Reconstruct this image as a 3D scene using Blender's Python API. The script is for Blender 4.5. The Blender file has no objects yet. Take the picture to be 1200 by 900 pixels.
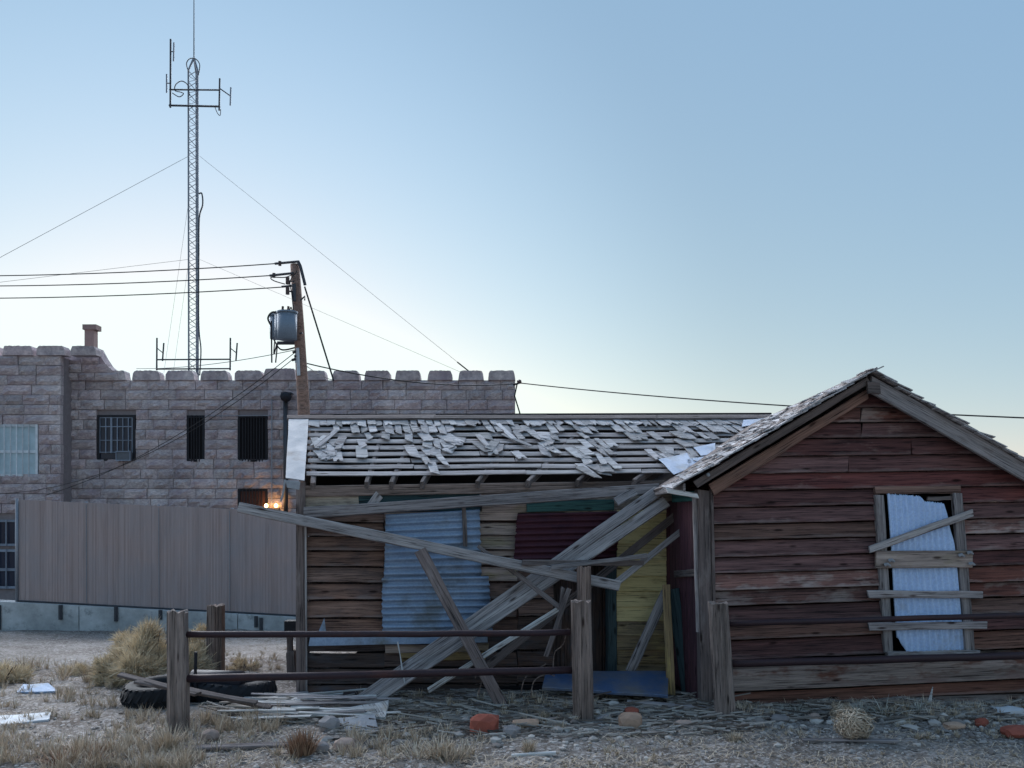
import bpy, bmesh, math, random
import numpy as np
from mathutils import Vector, Matrix, noise as mnoise
R = math.radians
random.seed(7)
SC = bpy.context.scene
COL = SC.collection

# ------------------------------------------------------------------ camera, sky, sun
CAMZ = 2.0
cam_d = bpy.data.cameras.new('camera'); cam = bpy.data.objects.new('camera', cam_d); COL.objects.link(cam)
cam.location = (0, 0, CAMZ); cam.rotation_euler = (R(90), 0, 0)
cam_d.sensor_width = 36; cam_d.lens = 30; cam_d.shift_y = 0.125
cam_d.clip_start = 0.1; cam_d.clip_end = 3000
SC.camera = cam

SUN_EL, SUN_AZ = 4.0, -20.0
EXPOSURE = 1.5; SKYGAIN = 1.10 / (.15 * 2 ** EXPOSURE)
world = bpy.data.worlds.new('World'); SC.world = world; world.use_nodes = True
wn = world.node_tree; bg = wn.nodes['Background']
sky = wn.nodes.new('ShaderNodeTexSky'); sky.sky_type = 'NISHITA'; sky.sun_disc = False
sky.sun_elevation = R(SUN_EL); sky.sun_rotation = R(SUN_AZ)
sky.air_density = 1.0; sky.dust_density = 0.6; sky.ozone_density = 2.2; sky.altitude = 1800
# Nishita sky through thin high haze, with the bright aureole round the hidden sun
def wnode(t, **kw):
    n = wn.nodes.new(t)
    for k, v in kw.items(): setattr(n, k, v)
    return n
veil = wnode('ShaderNodeVectorMath', operation='MULTIPLY_ADD')   # sky light seen through a thin even veil of high haze
k_ = SKYGAIN
veil.inputs[1].default_value = (.22 * k_, .118 * k_, .035 * k_); veil.inputs[2].default_value = (.165 * k_, .31 * k_, .545 * k_)
wn.links.new(sky.outputs[0], veil.inputs[0])
wtc = wnode('ShaderNodeTexCoord'); dot = wnode('ShaderNodeVectorMath', operation='DOT_PRODUCT')
dot.inputs[1].default_value = (math.sin(R(SUN_AZ)) * math.cos(R(SUN_EL)), math.cos(R(SUN_AZ)) * math.cos(R(SUN_EL)), math.sin(R(SUN_EL)))
wn.links.new(wtc.outputs['Generated'], dot.inputs[0])
mr = wnode('ShaderNodeMapRange', interpolation_type='SMOOTHSTEP')
for i, v in ((1, .80), (2, 1.0), (3, 1.0), (4, 1.35)): mr.inputs[i].default_value = v
wn.links.new(dot.outputs['Value'], mr.inputs[0])
vs_ = wnode('ShaderNodeVectorMath', operation='SCALE'); wn.links.new(veil.outputs[0], vs_.inputs[0]); wn.links.new(mr.outputs[0], vs_.inputs['Scale'])
cap = wnode('ShaderNodeVectorMath', operation='MINIMUM'); cap.inputs[1].default_value = (.86 * k_, .97 * k_, .98 * k_)   # the haze glow levels off near the horizon
wn.links.new(vs_.outputs[0], cap.inputs[0]); wn.links.new(cap.outputs[0], bg.inputs[0])
bg.inputs[1].default_value = 0.15
sun_d = bpy.data.lights.new('sun', 'SUN'); sun = bpy.data.objects.new('sun', sun_d); COL.objects.link(sun)
sun_d.energy = 4.6; sun_d.angle = R(110); sun_d.color = (.93, .95, 1.0)   # sun down behind the building: only its wide aureole lights the place
sdir = Vector((math.sin(R(SUN_AZ)) * math.cos(R(SUN_EL)), math.cos(R(SUN_AZ)) * math.cos(R(SUN_EL)), math.sin(R(SUN_EL))))
sun.rotation_euler = sdir.to_track_quat('Z', 'Y').to_euler()
SC.view_settings.view_transform = 'Standard'; SC.view_settings.look = 'None'
SC.view_settings.exposure = EXPOSURE; SC.view_settings.gamma = 1.0
SC.cycles.max_bounces = 5

# ------------------------------------------------------------------ helpers
F = 1000.0
CAM = Vector((0, 0, CAMZ))
def ray(u, v): return Vector(((u - 600) / F, 1.0, (600 - v) / F))
def P(u, v, D): return CAM + ray(u, v) * D
def hit(u, v, pt, n):
    r = ray(u, v); return CAM + r * ((pt - CAM).dot(n) / r.dot(n))
WM = {}
def place(o, parent, M):
    COL.objects.link(o)
    if parent is not None:
        o.parent = parent; o.matrix_basis = WM[parent.name].inverted() @ M
    else: o.matrix_basis = M
    WM[o.name] = M
    return o
def tag(o, label, cat, group=None, kind=None):
    o['label'] = label; o['category'] = cat
    if group: o['group'] = group
    if kind: o['kind'] = kind
    return o
def thing(name, loc, label, cat, group=None):
    o = bpy.data.objects.new(name, None); o.empty_display_size = .2
    place(o, None, Matrix.Translation(loc)); return tag(o, label, cat, group)
def meshobj(name, verts, faces, mat, parent=None, M=None, smooth=False):
    me = bpy.data.meshes.new(name); me.from_pydata([tuple(v) for v in verts], [], faces); me.update()
    if mat: me.materials.append(mat)
    if smooth:
        me.polygons.foreach_set('use_smooth', [True] * len(me.polygons))
    return place(bpy.data.objects.new(name, me), parent, M or Matrix.Identity(4))
def shared(name, me, parent, M): return place(bpy.data.objects.new(name, me), parent, M)
rnd = random.uniform
def lerp(a, b, t): return a + (b - a) * t

def frame_M(o, X, N):
    X = X.normalized(); N = (N - X * N.dot(X)).normalized(); Y = N.cross(X)
    M = Matrix.Identity(4)
    for i in range(3): M[i][0], M[i][1], M[i][2], M[i][3] = X[i], Y[i], N[i], o[i]
    return M
def board4(name, tl, tr, br, bl, t, mat, parent=None, seg=5, jag=.004, bow=0, endj=.012, wave=0):
    """plank whose front face has the corners given (world); thickness goes backwards"""
    if ((tl + tr) - (bl + br)).length > ((tr + br) - (tl + bl)).length: tl, tr, br, bl = bl, tl, tr, br
    X = (tr + br) - (tl + bl); U = (tl + tr) - (bl + br); N = X.cross(U).normalized()
    if U.length < 1e-6: N = Vector((0, -1, 0))
    o = (tl + tr + br + bl) / 4
    M = frame_M(o, X, N); Mi = M.inverted()
    vs, fs = [], []
    ph = rnd(0, 6)
    for i in range(seg + 1):
        s = i / seg
        e = rnd(-endj, endj) if i in (0, seg) else 0
        e2 = rnd(-endj, endj) if i in (0, seg) else 0
        a = Mi @ lerp(tl, tr, s); b = Mi @ lerp(bl, br, s)
        dz = bow * (1 - (2 * s - 1) ** 2) + wave * math.sin(s * 5 + ph)
        a.x += e; b.x += e2; a.y += rnd(-jag, jag); b.y += rnd(-jag, jag)
        a.z += dz; b.z += dz
        q = min(.006, t * .25, abs(a.y - b.y) * .2)
        sg = 1 if a.y > b.y else -1
        vs += [a + Vector((0, -q * sg, 0)), b + Vector((0, q * sg, 0)), b + Vector((0, 0, -q)), b + Vector((0, 0, -t)), a + Vector((0, 0, -t)), a + Vector((0, 0, -q))]
    k = 6
    for i in range(seg):
        A, B = i * k, (i + 1) * k
        for j in range(k):
            j2 = (j + 1) % k
            fs.append((A + j, A + j2, B + j2, B + j))
    fs.append(tuple(range(k - 1, -1, -1))); fs.append(tuple(seg * k + j for j in range(k)))
    return meshobj(name, vs, fs, mat, parent, M)
def board(name, a, b, w, t, mat, parent=None, face=Vector((0, -1, 0)), **kw):
    X = (b - a).normalized(); N = (face - X * face.dot(X)).normalized(); Y = N.cross(X) * (w / 2)
    return board4(name, a + Y, b + Y, b - Y, a - Y, t, mat, parent, **kw)
def box(name, lo, hi, mat, parent=None):
    lo, hi = Vector(lo), Vector(hi); c = (lo + hi) / 2; h = (hi - lo) / 2
    vs = [(sx * h.x, sy * h.y, sz * h.z) for sz in (-1, 1) for sy in (-1, 1) for sx in (-1, 1)]
    fs = [(0, 2, 3, 1), (4, 5, 7, 6), (0, 1, 5, 4), (2, 6, 7, 3), (0, 4, 6, 2), (1, 3, 7, 5)]
    return meshobj(name, vs, fs, mat, parent, Matrix.Translation(c))
def tube_geo(pts, r, n=6, vs=None, fs=None, r1=None):
    vs = [] if vs is None else vs; fs = [] if fs is None else fs
    base = len(vs); m = len(pts); prev = None
    for i, p in enumerate(pts):
        d = (pts[min(i + 1, m - 1)] - pts[max(i - 1, 0)]).normalized()
        if prev is None:
            a = d.orthogonal().normalized()
        else:
            a = prev - d * prev.dot(d)
            a = a.normalized() if a.length > 1e-5 else d.orthogonal().normalized()
        prev = a; b = d.cross(a)
        rr = r if r1 is None else lerp(r, r1, i / (m - 1))
        for j in range(n):
            an = 2 * math.pi * j / n
            vs.append(p + (a * math.cos(an) + b * math.sin(an)) * rr)
    for i in range(m - 1):
        for j in range(n):
            j2 = (j + 1) % n
            fs.append((base + i * n + j, base + i * n + j2, base + (i + 1) * n + j2, base + (i + 1) * n + j))
    fs.append(tuple(base + j for j in range(n - 1, -1, -1))); fs.append(tuple(base + (m - 1) * n + j for j in range(n)))
    return vs, fs
def tube(name, pts, r, mat, parent=None, n=6, r1=None):
    pts = [Vector(p) for p in pts]; o = pts[0].copy()
    vs, fs = tube_geo([p - o for p in pts], r, n, r1=r1)
    return meshobj(name, vs, fs, mat, parent, Matrix.Translation(o), smooth=n > 6)
def sag(a, b, s, n=14): return [lerp(a, b, i / n) - Vector((0, 0, s * 4 * (i / n) * (1 - i / n))) for i in range(n + 1)]
def arc(pts):  # catmull-rom through points
    out = []; Q = [pts[0]] + list(pts) + [pts[-1]]
    for i in range(1, len(Q) - 2):
        for k in range(6):
            t = k / 6; p0, p1, p2, p3 = Q[i - 1:i + 3]
            out.append(.5 * ((2 * p1) + (p2 - p0) * t + (2 * p0 - 5 * p1 + 4 * p2 - p3) * t * t + (3 * p1 - p0 - 3 * p2 + p3) * t ** 3))
    return out + [pts[-1]]
def corr(name, tl, tr, br, bl, mat, parent=None, waves=9, amp=.012, vertical=False, ragged=.0, res=6, cut=None, bend=0):
    """corrugated sheet; ridges run along X unless vertical"""
    X = (tr + br) - (tl + bl); U = (tl + tr) - (bl + br); N = X.cross(U).normalized()
    o = (tl + tr + br + bl) / 4; M = frame_M(o, X, N); Mi = M.inverted()
    na, nb = (waves * res, 6) if vertical else (8, waves * res)
    vs, fs = [], []
    rg = [rnd(-ragged, ragged) for _ in range(64)]
    for j in range(nb + 1):
        t = j / nb
        for i in range(na + 1):
            s = i / na
            s2 = s; t2 = t
            if ragged:
                if vertical: t2 = t + (rg[i % 64] if j == 0 else rg[(i * 7) % 64] if j == nb else 0)
                else: s2 = s + (rg[j % 64] if i == 0 else rg[(j * 7) % 64] if i == na else 0)
            p = Mi @ lerp(lerp(tl, tr, s2), lerp(bl, br, s2), t2)
            w = (s if vertical else t) * waves * 2 * math.pi
            p.z += amp * math.sin(w) + bend * math.sin(s * 3.1) * math.sin(t * 3) + .006 * math.sin(s * 7 + t * 5)
            vs.append(p)
    for j in range(nb):
        for i in range(na):
            s, t = (i + .5) / na, (j + .5) / nb
            if cut and cut(s, t): continue
            a = j * (na + 1) + i
            fs.append((a, a + na + 1, a + na + 2, a + 1))
    ob = meshobj(name, vs, fs, mat, parent, M, smooth=True)
    md = ob.modifiers.new('sheet', 'SOLIDIFY'); md.thickness = .003
    return ob
def rock_mesh(name, sx, sy, sz, seed, mat, boxy=0, sub=2, amp=.25):
    bm = bmesh.new(); bmesh.ops.create_icosphere(bm, subdivisions=sub, radius=1)
    for v in bm.verts:
        d = v.co.normalized()
        if boxy:
            m = max(abs(d.x), abs(d.y), abs(d.z)); d = d.lerp(d / m, boxy)
        d *= 1 + amp * mnoise.noise(d * 1.6 + Vector((seed * 7.3, seed, -seed)))
        d *= 1 + amp * .4 * mnoise.noise(d * 4 + Vector((seed * 3.3, seed, -seed)))
        v.co = Vector((d.x * sx, d.y * sy, d.z * sz))
    me = bpy.data.meshes.new(name); bm.to_mesh(me); bm.free(); me.materials.append(mat)
    return me

# ------------------------------------------------------------------ materials
def newmat(name, rough=.85, metal=0):
    m = bpy.data.materials.new(name); m.use_nodes = True; nt = m.node_tree
    b = nt.nodes['Principled BSDF']; b.inputs['Roughness'].default_value = rough; b.inputs['Metallic'].default_value = metal
    b.inputs['Specular IOR Level'].default_value = .25
    return m, nt, b
def nd(nt, t, **kw):
    n = nt.nodes.new(t)
    for k, v in kw.items(): setattr(n, k, v)
    return n
def coords(nt, scale, rand=True):
    tc = nd(nt, 'ShaderNodeTexCoord'); src = tc.outputs['Object']
    if rand:
        oi = nd(nt, 'ShaderNodeObjectInfo'); vm = nd(nt, 'ShaderNodeVectorMath', operation='SCALE')
        vm.inputs[0].default_value = (37.1, 91.7, 53.3); nt.links.new(oi.outputs['Random'], vm.inputs['Scale'])
        ad = nd(nt, 'ShaderNodeVectorMath', operation='ADD'); nt.links.new(src, ad.inputs[0]); nt.links.new(vm.outputs[0], ad.inputs[1]); src = ad.outputs[0]
    mp = nd(nt, 'ShaderNodeMapping'); mp.inputs['Scale'].default_value = scale
    nt.links.new(src, mp.inputs[0]); return mp.outputs[0]
def noise(nt, vec, scale=1, detail=4, rough=.6):
    n = nd(nt, 'ShaderNodeTexNoise'); n.inputs['Scale'].default_value = scale; n.inputs['Detail'].default_value = detail; n.inputs['Roughness'].default_value = rough
    nt.links.new(vec, n.inputs['Vector']); return n.outputs[0]
def ramp(nt, fac, lo, hi, a=(0, 0, 0), b=(1, 1, 1)):
    r = nd(nt, 'ShaderNodeValToRGB'); e = r.color_ramp.elements
    e[0].position = lo; e[0].color = (*a, 1); e[1].position = hi; e[1].color = (*b, 1)
    nt.links.new(fac, r.inputs[0]); return r.outputs[0]
def mix(nt, fac, a, b, mode='MIX'):
    m = nd(nt, 'ShaderNodeMix', data_type='RGBA', blend_type=mode)
    for sock, v in ((m.inputs[0], fac), (m.inputs[6], a), (m.inputs[7], b)):
        if isinstance(v, (int, float)): sock.default_value = v
        elif isinstance(v, tuple): sock.default_value = (*v, 1)
        else: nt.links.new(v, sock)
    return m.outputs[2]
def vary(nt, col, amt, sat=0):
    oi = nd(nt, 'ShaderNodeObjectInfo'); mr = nd(nt, 'ShaderNodeMapRange')
    mr.inputs['To Min'].default_value = 1 - amt; mr.inputs['To Max'].default_value = 1 + amt
    nt.links.new(oi.outputs['Random'], mr.inputs[0])
    h = nd(nt, 'ShaderNodeHueSaturation'); nt.links.new(mr.outputs[0], h.inputs['Value']); nt.links.new(col, h.inputs['Color'])
    if sat: 
        mm = nd(nt, 'ShaderNodeMath', operation='MULTIPLY'); mm.inputs[1].default_value = 7.31; nt.links.new(oi.outputs['Random'], mm.inputs[0])
        fr = nd(nt, 'ShaderNodeMath', operation='FRACT'); nt.links.new(mm.outputs[0], fr.inputs[0])
        m2 = nd(nt, 'ShaderNodeMapRange'); m2.inputs['To Min'].default_value = 1 - sat; m2.inputs['To Max'].default_value = 1 + sat
        nt.links.new(fr.outputs[0], m2.inputs[0]); nt.links.new(m2.outputs[0], h.inputs['Saturation'])
    return h.outputs[0]
def bump(nt, b, h, s, d=.01):
    bp = nd(nt, 'ShaderNodeBump'); bp.inputs['Strength'].default_value = s; bp.inputs['Distance'].default_value = d
    nt.links.new(h, bp.inputs['Height']); nt.links.new(bp.outputs[0], b.inputs['Normal'])
def wood(name, dark, light, worn, wornlo=.5, wornhi=.7, var=.25, sat=.18, rough=.9, edge=0):
    dark, light, worn = ([min(.68, x * 1.55) for x in c] for c in (dark, light, worn)) if not name.startswith('worn_yellow') else ([min(.8, x * 1.25) for x in c] for c in (dark, light, worn))
    dark, light, worn = tuple(dark), tuple(light), tuple(worn)
    m, nt, b = newmat(name, rough)
    g = noise(nt, coords(nt, (2.5, 80, 80)), 1, 5, .7)
    st = noise(nt, coords(nt, (.7, 14, 14)), 1, 4, .6)
    bl = noise(nt, coords(nt, (2.2, 6, 6)), 1, 4, .65)
    av = nd(nt, 'ShaderNodeMath', operation='ADD'); nt.links.new(g, av.inputs[0]); nt.links.new(st, av.inputs[1])
    hf = nd(nt, 'ShaderNodeMath', operation='MULTIPLY'); hf.inputs[1].default_value = .5; nt.links.new(av.outputs[0], hf.inputs[0])
    c = ramp(nt, hf.outputs[0], .36, .64, dark, light)
    c = mix(nt, ramp(nt, bl, wornlo, wornhi), c, mix(nt, ramp(nt, hf.outputs[0], .4, .6), tuple(x * .6 for x in worn), worn))
    if edge:   # sun-bleached, splintered lower edge of a lapped board
        tg = nd(nt, 'ShaderNodeTexCoord'); sx = nd(nt, 'ShaderNodeSeparateXYZ'); nt.links.new(tg.outputs['Generated'], sx.inputs[0])
        sb_ = nd(nt, 'ShaderNodeMath', operation='SUBTRACT'); nt.links.new(bl, sb_.inputs[0]); nt.links.new(sx.outputs[1], sb_.inputs[1])
        c = mix(nt, ramp(nt, sb_.outputs[0], .30, .50, (0, 0, 0), (edge,) * 3), c, (.29, .245, .235))
        c = mix(nt, 1, c, ramp(nt, sx.outputs[1], .72, 1.0, (1, 1, 1), (.62, .6, .6)), 'MULTIPLY')  # upper edge darkened in the colour, as shade under the lap above
    ck = ramp(nt, g, .33, .45, (.16, .14, .15), (1, 1, 1))
    c = mix(nt, 1, c, ck, 'MULTIPLY')
    kv = nd(nt, 'ShaderNodeTexVoronoi'); kv.inputs['Scale'].default_value = 1; nt.links.new(coords(nt, (2.4, 9, 9)), kv.inputs['Vector'])
    c = mix(nt, 1, c, ramp(nt, kv.outputs['Distance'], .07, .16, (.22, .18, .17), (1, 1, 1)), 'MULTIPLY')     # knots and nail holes
    nt.links.new(vary(nt, c, var, sat), b.inputs['Base Color'])
    bump(nt, b, hf.outputs[0], .9, .012)
    return m
def metal(name, base, alt, rust, rlo=.62, rhi=.75, rough=.55, met=.12):
    m, nt, b = newmat(name, rough, met)
    v = coords(nt, (1, 1, 1))
    n1 = noise(nt, v, 5, 6, .7); n2 = noise(nt, v, 2.3, 5, .6); n3 = noise(nt, v, 40, 3, .6)
    c = mix(nt, n1, base, alt); c = mix(nt, ramp(nt, n2, rlo, rhi), c, rust)
    c = mix(nt, ramp(nt, n3, .3, .7), mix(nt, 1, c, (.8, .8, .8), 'MULTIPLY'), c)
    nt.links.new(c, b.inputs['Base Color'])
    nt.links.new(ramp(nt, n1, .3, .8, (rough * .8,) * 3, (min(1, rough * 1.3),) * 3), b.inputs['Roughness'])
    bump(nt, b, n1, .15, .01)
    return m
def plain(name, c, rough=.8, met=0, var=.2, sc=9):
    m, nt, b = newmat(name, rough, met)
    n = noise(nt, coords(nt, (1, 1, 1)), sc, 5, .65)
    cc = mix(nt, n, tuple(x * .65 for x in c), tuple(min(1, x * 1.3) for x in c))
    nt.links.new(vary(nt, cc, var), b.inputs['Base Color']); bump(nt, b, n, .25, .01)
    return m
def glow(name, c, s):
    m = bpy.data.materials.new(name); m.use_nodes = True; nt = m.node_tree
    b = nt.nodes['Principled BSDF']; b.inputs['Emission Color'].default_value = (*c, 1); b.inputs['Emission Strength'].default_value = s
    return m
M = {}
M['red_siding'] = wood('red_brown_siding', (.016, .009, .011), (.125, .056, .053), (.17, .11, .10), .60, .78, .28, .2, edge=.32)
M['mixed_siding'] = wood('red_siding_worn_grey', (.030, .016, .016), (.16, .075, .062), (.22, .17, .155), .50, .66, .28, .2, edge=.6)
M['grey_siding'] = wood('grey_weathered_siding', (.05, .04, .037), (.235, .20, .185), (.10, .055, .045), .50, .64, .15, edge=.5)
M['brown_wall'] = wood('brown_wall_board', (.035, .022, .019), (.185, .113, .088), (.075, .052, .048), .45, .65, .22, .15, edge=.5)
M['tan_wall'] = wood('tan_wall_board', (.11, .085, .075), (.31, .245, .215), (.20, .165, .11), .5, .68, .15, .15, edge=.3)
M['dark_wall'] = wood('dark_wall_board', (.022, .016, .016), (.085, .058, .05), (.06, .06, .07), .5, .7, .25)
M['yellow'] = wood('worn_yellow_paint', (.48, .40, .20), (.66, .55, .29), (.32, .22, .11), .56, .72, .07, .08)
M['yellow_worn'] = wood('yellow_paint_worn_off', (.10, .075, .05), (.30, .22, .12), (.40, .31, .13), .5, .66, .15, .2)
M['rust_siding'] = wood('rust_brown_siding', (.028, .016, .013), (.155, .082, .064), (.11, .055, .045), .5, .68, .2, .15, edge=.4)
M['maroon'] = wood('dark_maroon_paint', (.025, .010, .014), (.075, .028, .038), (.05, .02, .03), .5, .7, .15)
M['teal'] = wood('worn_teal_paint', (.018, .045, .05), (.05, .125, .12), (.12, .14, .12), .62, .8, .15)
M['teal_dark'] = wood('dark_teal_paint', (.012, .022, .028), (.035, .06, .065), (.06, .06, .06), .6, .8, .15)
M['cream'] = wood('flaking_cream_paint', (.16, .14, .12), (.34, .30, .25), (.13, .11, .10), .45, .6, .12)
M['grey_wood'] = wood('grey_weathered_wood', (.06, .055, .058), (.26, .24, .24), (.13, .105, .095), .55, .75, .2, .2)
M['pale_wood'] = wood('pale_bleached_wood', (.22, .21, .20), (.52, .50, .48), (.28, .25, .22), .55, .75, .15, .3)
M['dark_wood'] = wood('dark_weathered_wood', (.035, .030, .030), (.13, .105, .10), (.18, .155, .15), .55, .75, .2)
M['post_wood'] = wood('fence_post_wood', (.03, .024, .022), (.22, .17, .15), (.10, .075, .065), .5, .7, .1)
M['pole_wood'] = wood('pole_wood', (.10, .055, .04), (.26, .15, .11), (.18, .12, .10), .5, .7, .05)
M['shingle'] = wood('grey_wood_shingle', (.13, .125, .13), (.34, .33, .335), (.17, .145, .145), .55, .75, .30, .3)
M['batten'] = wood('roof_batten_wood', (.10, .09, .092), (.30, .28, .28), (.15, .13, .13), .55, .75, .16, .3)
M['rake_brown'] = wood('brown_rake_board', (.06, .036, .03), (.21, .13, .105), (.13, .09, .08), .5, .7, .1)
M['tin'] = metal('blue_grey_galvanised_tin', (.20, .30, .47), (.36, .46, .60), (.17, .19, .20), .50, .68)
M['tin_pale'] = metal('pale_galvanised_tin', (.42, .60, .92), (.58, .73, .97), (.40, .46, .56), .6, .75)
M['tin_blue'] = metal('blue_painted_metal', (.05, .11, .25), (.085, .155, .30), (.17, .18, .21), .40, .62, .45, .2)
M['tin_red'] = metal('dark_red_tin', (.06, .021, .034), (.09, .03, .045), (.04, .015, .03), .5, .7, .7, .1)
M['flash'] = metal('pale_flashing', (.28, .30, .34), (.40, .42, .45), (.20, .19, .19), .55, .7, .6, .15)
M['pipe'] = metal('rusty_pipe', (.030, .020, .026), (.055, .030, .036), (.09, .036, .03), .55, .75, .55, .1)
M['galv'] = metal('galvanised_steel', (.22, .24, .28), (.32, .34, .38), (.18, .19, .22), .6, .8, .5, .4)
M['dark_steel'] = metal('dark_steel', (.05, .055, .065), (.09, .095, .11), (.06, .05, .05), .6, .8, .5, .4)
M['transformer'] = metal('grey_transformer_paint', (.17, .22, .29), (.22, .28, .35), (.13, .14, .16), .65, .8, .5, .1)
M['ceramic'] = plain('brown_ceramic', (.08, .05, .045), .3)
M['wire'] = plain('wire_black', (.03, .03, .034), .6)
M['black_rubber'] = plain('black_rubber', (.014, .016, .021), .7)
M['black_plastic'] = plain('black_plastic', (.018, .02, .03), .45)
M['void'] = plain('painted_dark_interior', (.012, .011, .013), .9)  # near-black colour standing in for indoor shade on floors, roof underside, openings
M['iron'] = plain('black_iron', (.015, .016, .022), .6)
M['whiteframe'] = plain('white_window_frame', (.55, .6, .65), .5)
M['blind'] = plain('pale_window_blind', (.42, .54, .60), .5, sc=3)
M['concrete'] = plain('stained_pale_concrete', (.50, .54, .57), .85, sc=5)
def concrete_mat():
    m, nt, b = newmat('stained_pale_concrete', .9)
    v = coords(nt, (1, 1, 1), False); n1 = noise(nt, v, 1.3, 6, .65); n2 = noise(nt, coords(nt, (2.2, 2.2, .5), False), 1.5, 5, .7); n3 = noise(nt, v, 14, 4, .6)
    c = ramp(nt, n1, .35, .68, (.30, .32, .33), (.60, .63, .65)); c = mix(nt, ramp(nt, n2, .55, .72), c, (.20, .22, .23)); c = mix(nt, n3, mix(nt, 1, c, (.8, .8, .8), 'MULTIPLY'), c)
    nt.links.new(c, b.inputs['Base Color']); bump(nt, b, n3, .4, .01); return m
M['concrete'] = concrete_mat()
M['mortar'] = plain('stone_mortar', (.25, .222, .235), .9)
M['roofing'] = plain('flat_roof', (.06, .06, .06), .9)
M['brick_red'] = plain('red_brick', (.28, .08, .055), .85, sc=25)
M['chimney'] = plain('chimney_brick', (.27, .19, .18), .85, sc=25)
M['block_tan'] = plain('tan_block', (.40, .27, .20), .9, sc=20)
M['rock'] = plain('field_stone', (.25, .23, .23), .9, var=.35, sc=14)
M['rock_warm'] = plain('warm_stone', (.36, .27, .23), .9, var=.25, sc=14)
M['rubbish'] = plain('white_scrap', (.55, .58, .62), .6, sc=4)
M['slat'] = plain('brown_privacy_slat', (.36, .275, .275), .8, var=.12, sc=1.2)
M['ac'] = plain('air_conditioner', (.10, .11, .13), .6)
M['bulb'] = glow('lit_bulb', (1, .50, .13), 8)
def slat_mat():
    m, nt, b = newmat('brown_privacy_slat', .8)
    g = nd(nt, 'ShaderNodeNewGeometry'); v = coords(nt, (1, 1, 1), False)
    n = noise(nt, v, .9, 4, .6); n2 = noise(nt, coords(nt, (9, 9, .6), False), 1, 4, .7)
    c = ramp(nt, g.outputs['Random Per Island'], 0, 1, (.35, .275, .265), (.42, .335, .325))
    c = mix(nt, ramp(nt, n, .4, .7), c, (.34, .30, .31)); c = mix(nt, ramp(nt, n2, .45, .7), c, mix(nt, 1, c, (.86, .84, .83), 'MULTIPLY'))
    nt.links.new(c, b.inputs['Base Color']); return m
M['slat'] = slat_mat()
M['straw'] = None
def stone_mat():
    m, nt, b = newmat('rough_stone_block', .95)
    v = coords(nt, (1, 1, 1)); n = noise(nt, v, 7, 6, .7); n2 = noise(nt, v, 1.5, 3)
    c = ramp(nt, n, .3, .7, (.25, .22, .235), (.60, .53, .53)); c = mix(nt, ramp(nt, n2, .5, .75), c, (.33, .28, .31))
    ge = nd(nt, 'ShaderNodeNewGeometry'); mp = nd(nt, 'ShaderNodeMapping'); mp.inputs['Scale'].default_value = (.9, .9, .28); nt.links.new(ge.outputs['Position'], mp.inputs[0])
    st = noise(nt, mp.outputs[0], 1, 5, .65); c = mix(nt, 1, c, ramp(nt, st, .38, .62, (.80, .78, .81), (1.16, 1.14, 1.13)), 'MULTIPLY')   # rain stains
    nt.links.new(vary(nt, c, .15, .2), b.inputs['Base Color']); bump(nt, b, n, .6, .05); return m
M['stone'] = stone_mat()
def straw_mat(name, a, b_):
    m, nt, b = newmat(name, .8)
    at = nd(nt, 'ShaderNodeAttribute', attribute_name='tone')
    nt.links.new(mix(nt, at.outputs['Fac'], a, b_), b.inputs['Base Color']); return m
M['straw'] = straw_mat('dry_straw', (.30, .235, .17), (.68, .57, .45))
M['straw_brown'] = straw_mat('brown_dead_stems', (.18, .10, .065), (.42, .28, .19))
M['sage'] = straw_mat('dry_rabbitbrush', (.36, .29, .20), (.78, .66, .48))
M['sage_grey'] = straw_mat('grey_weed', (.26, .26, .24), (.52, .51, .45))
def ground_mat():
    m, nt, b = newmat('gravelly_dirt', .95)
    v = coords(nt, (1, 1, 1), False)
    n1 = noise(nt, v, .7, 5, .6); n2 = noise(nt, v, 9, 6, .7); n3 = noise(nt, v, 55, 4, .7)
    vo = nd(nt, 'ShaderNodeTexVoronoi'); vo.inputs['Scale'].default_value = 38; nt.links.new(v, vo.inputs['Vector'])
    c = mix(nt, ramp(nt, n1, .4, .62), (.20, .168, .145), (.35, .325, .305))
    c = mix(nt, ramp(nt, n2, .42, .66), mix(nt, 1, c, (.5, .46, .43), 'MULTIPLY'), c)
    c = mix(nt, ramp(nt, n3, .55, .75), c, (.46, .43, .41))
    g = ramp(nt, vo.outputs['Color'], .55, .9)
    c = mix(nt, g, c, (.42, .39, .375))
    nt.links.new(c, b.inputs['Base Color'])
    bump(nt, b, mix(nt, .5, n3, n2), .9, .03); return m
M['ground'] = ground_mat()

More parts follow.
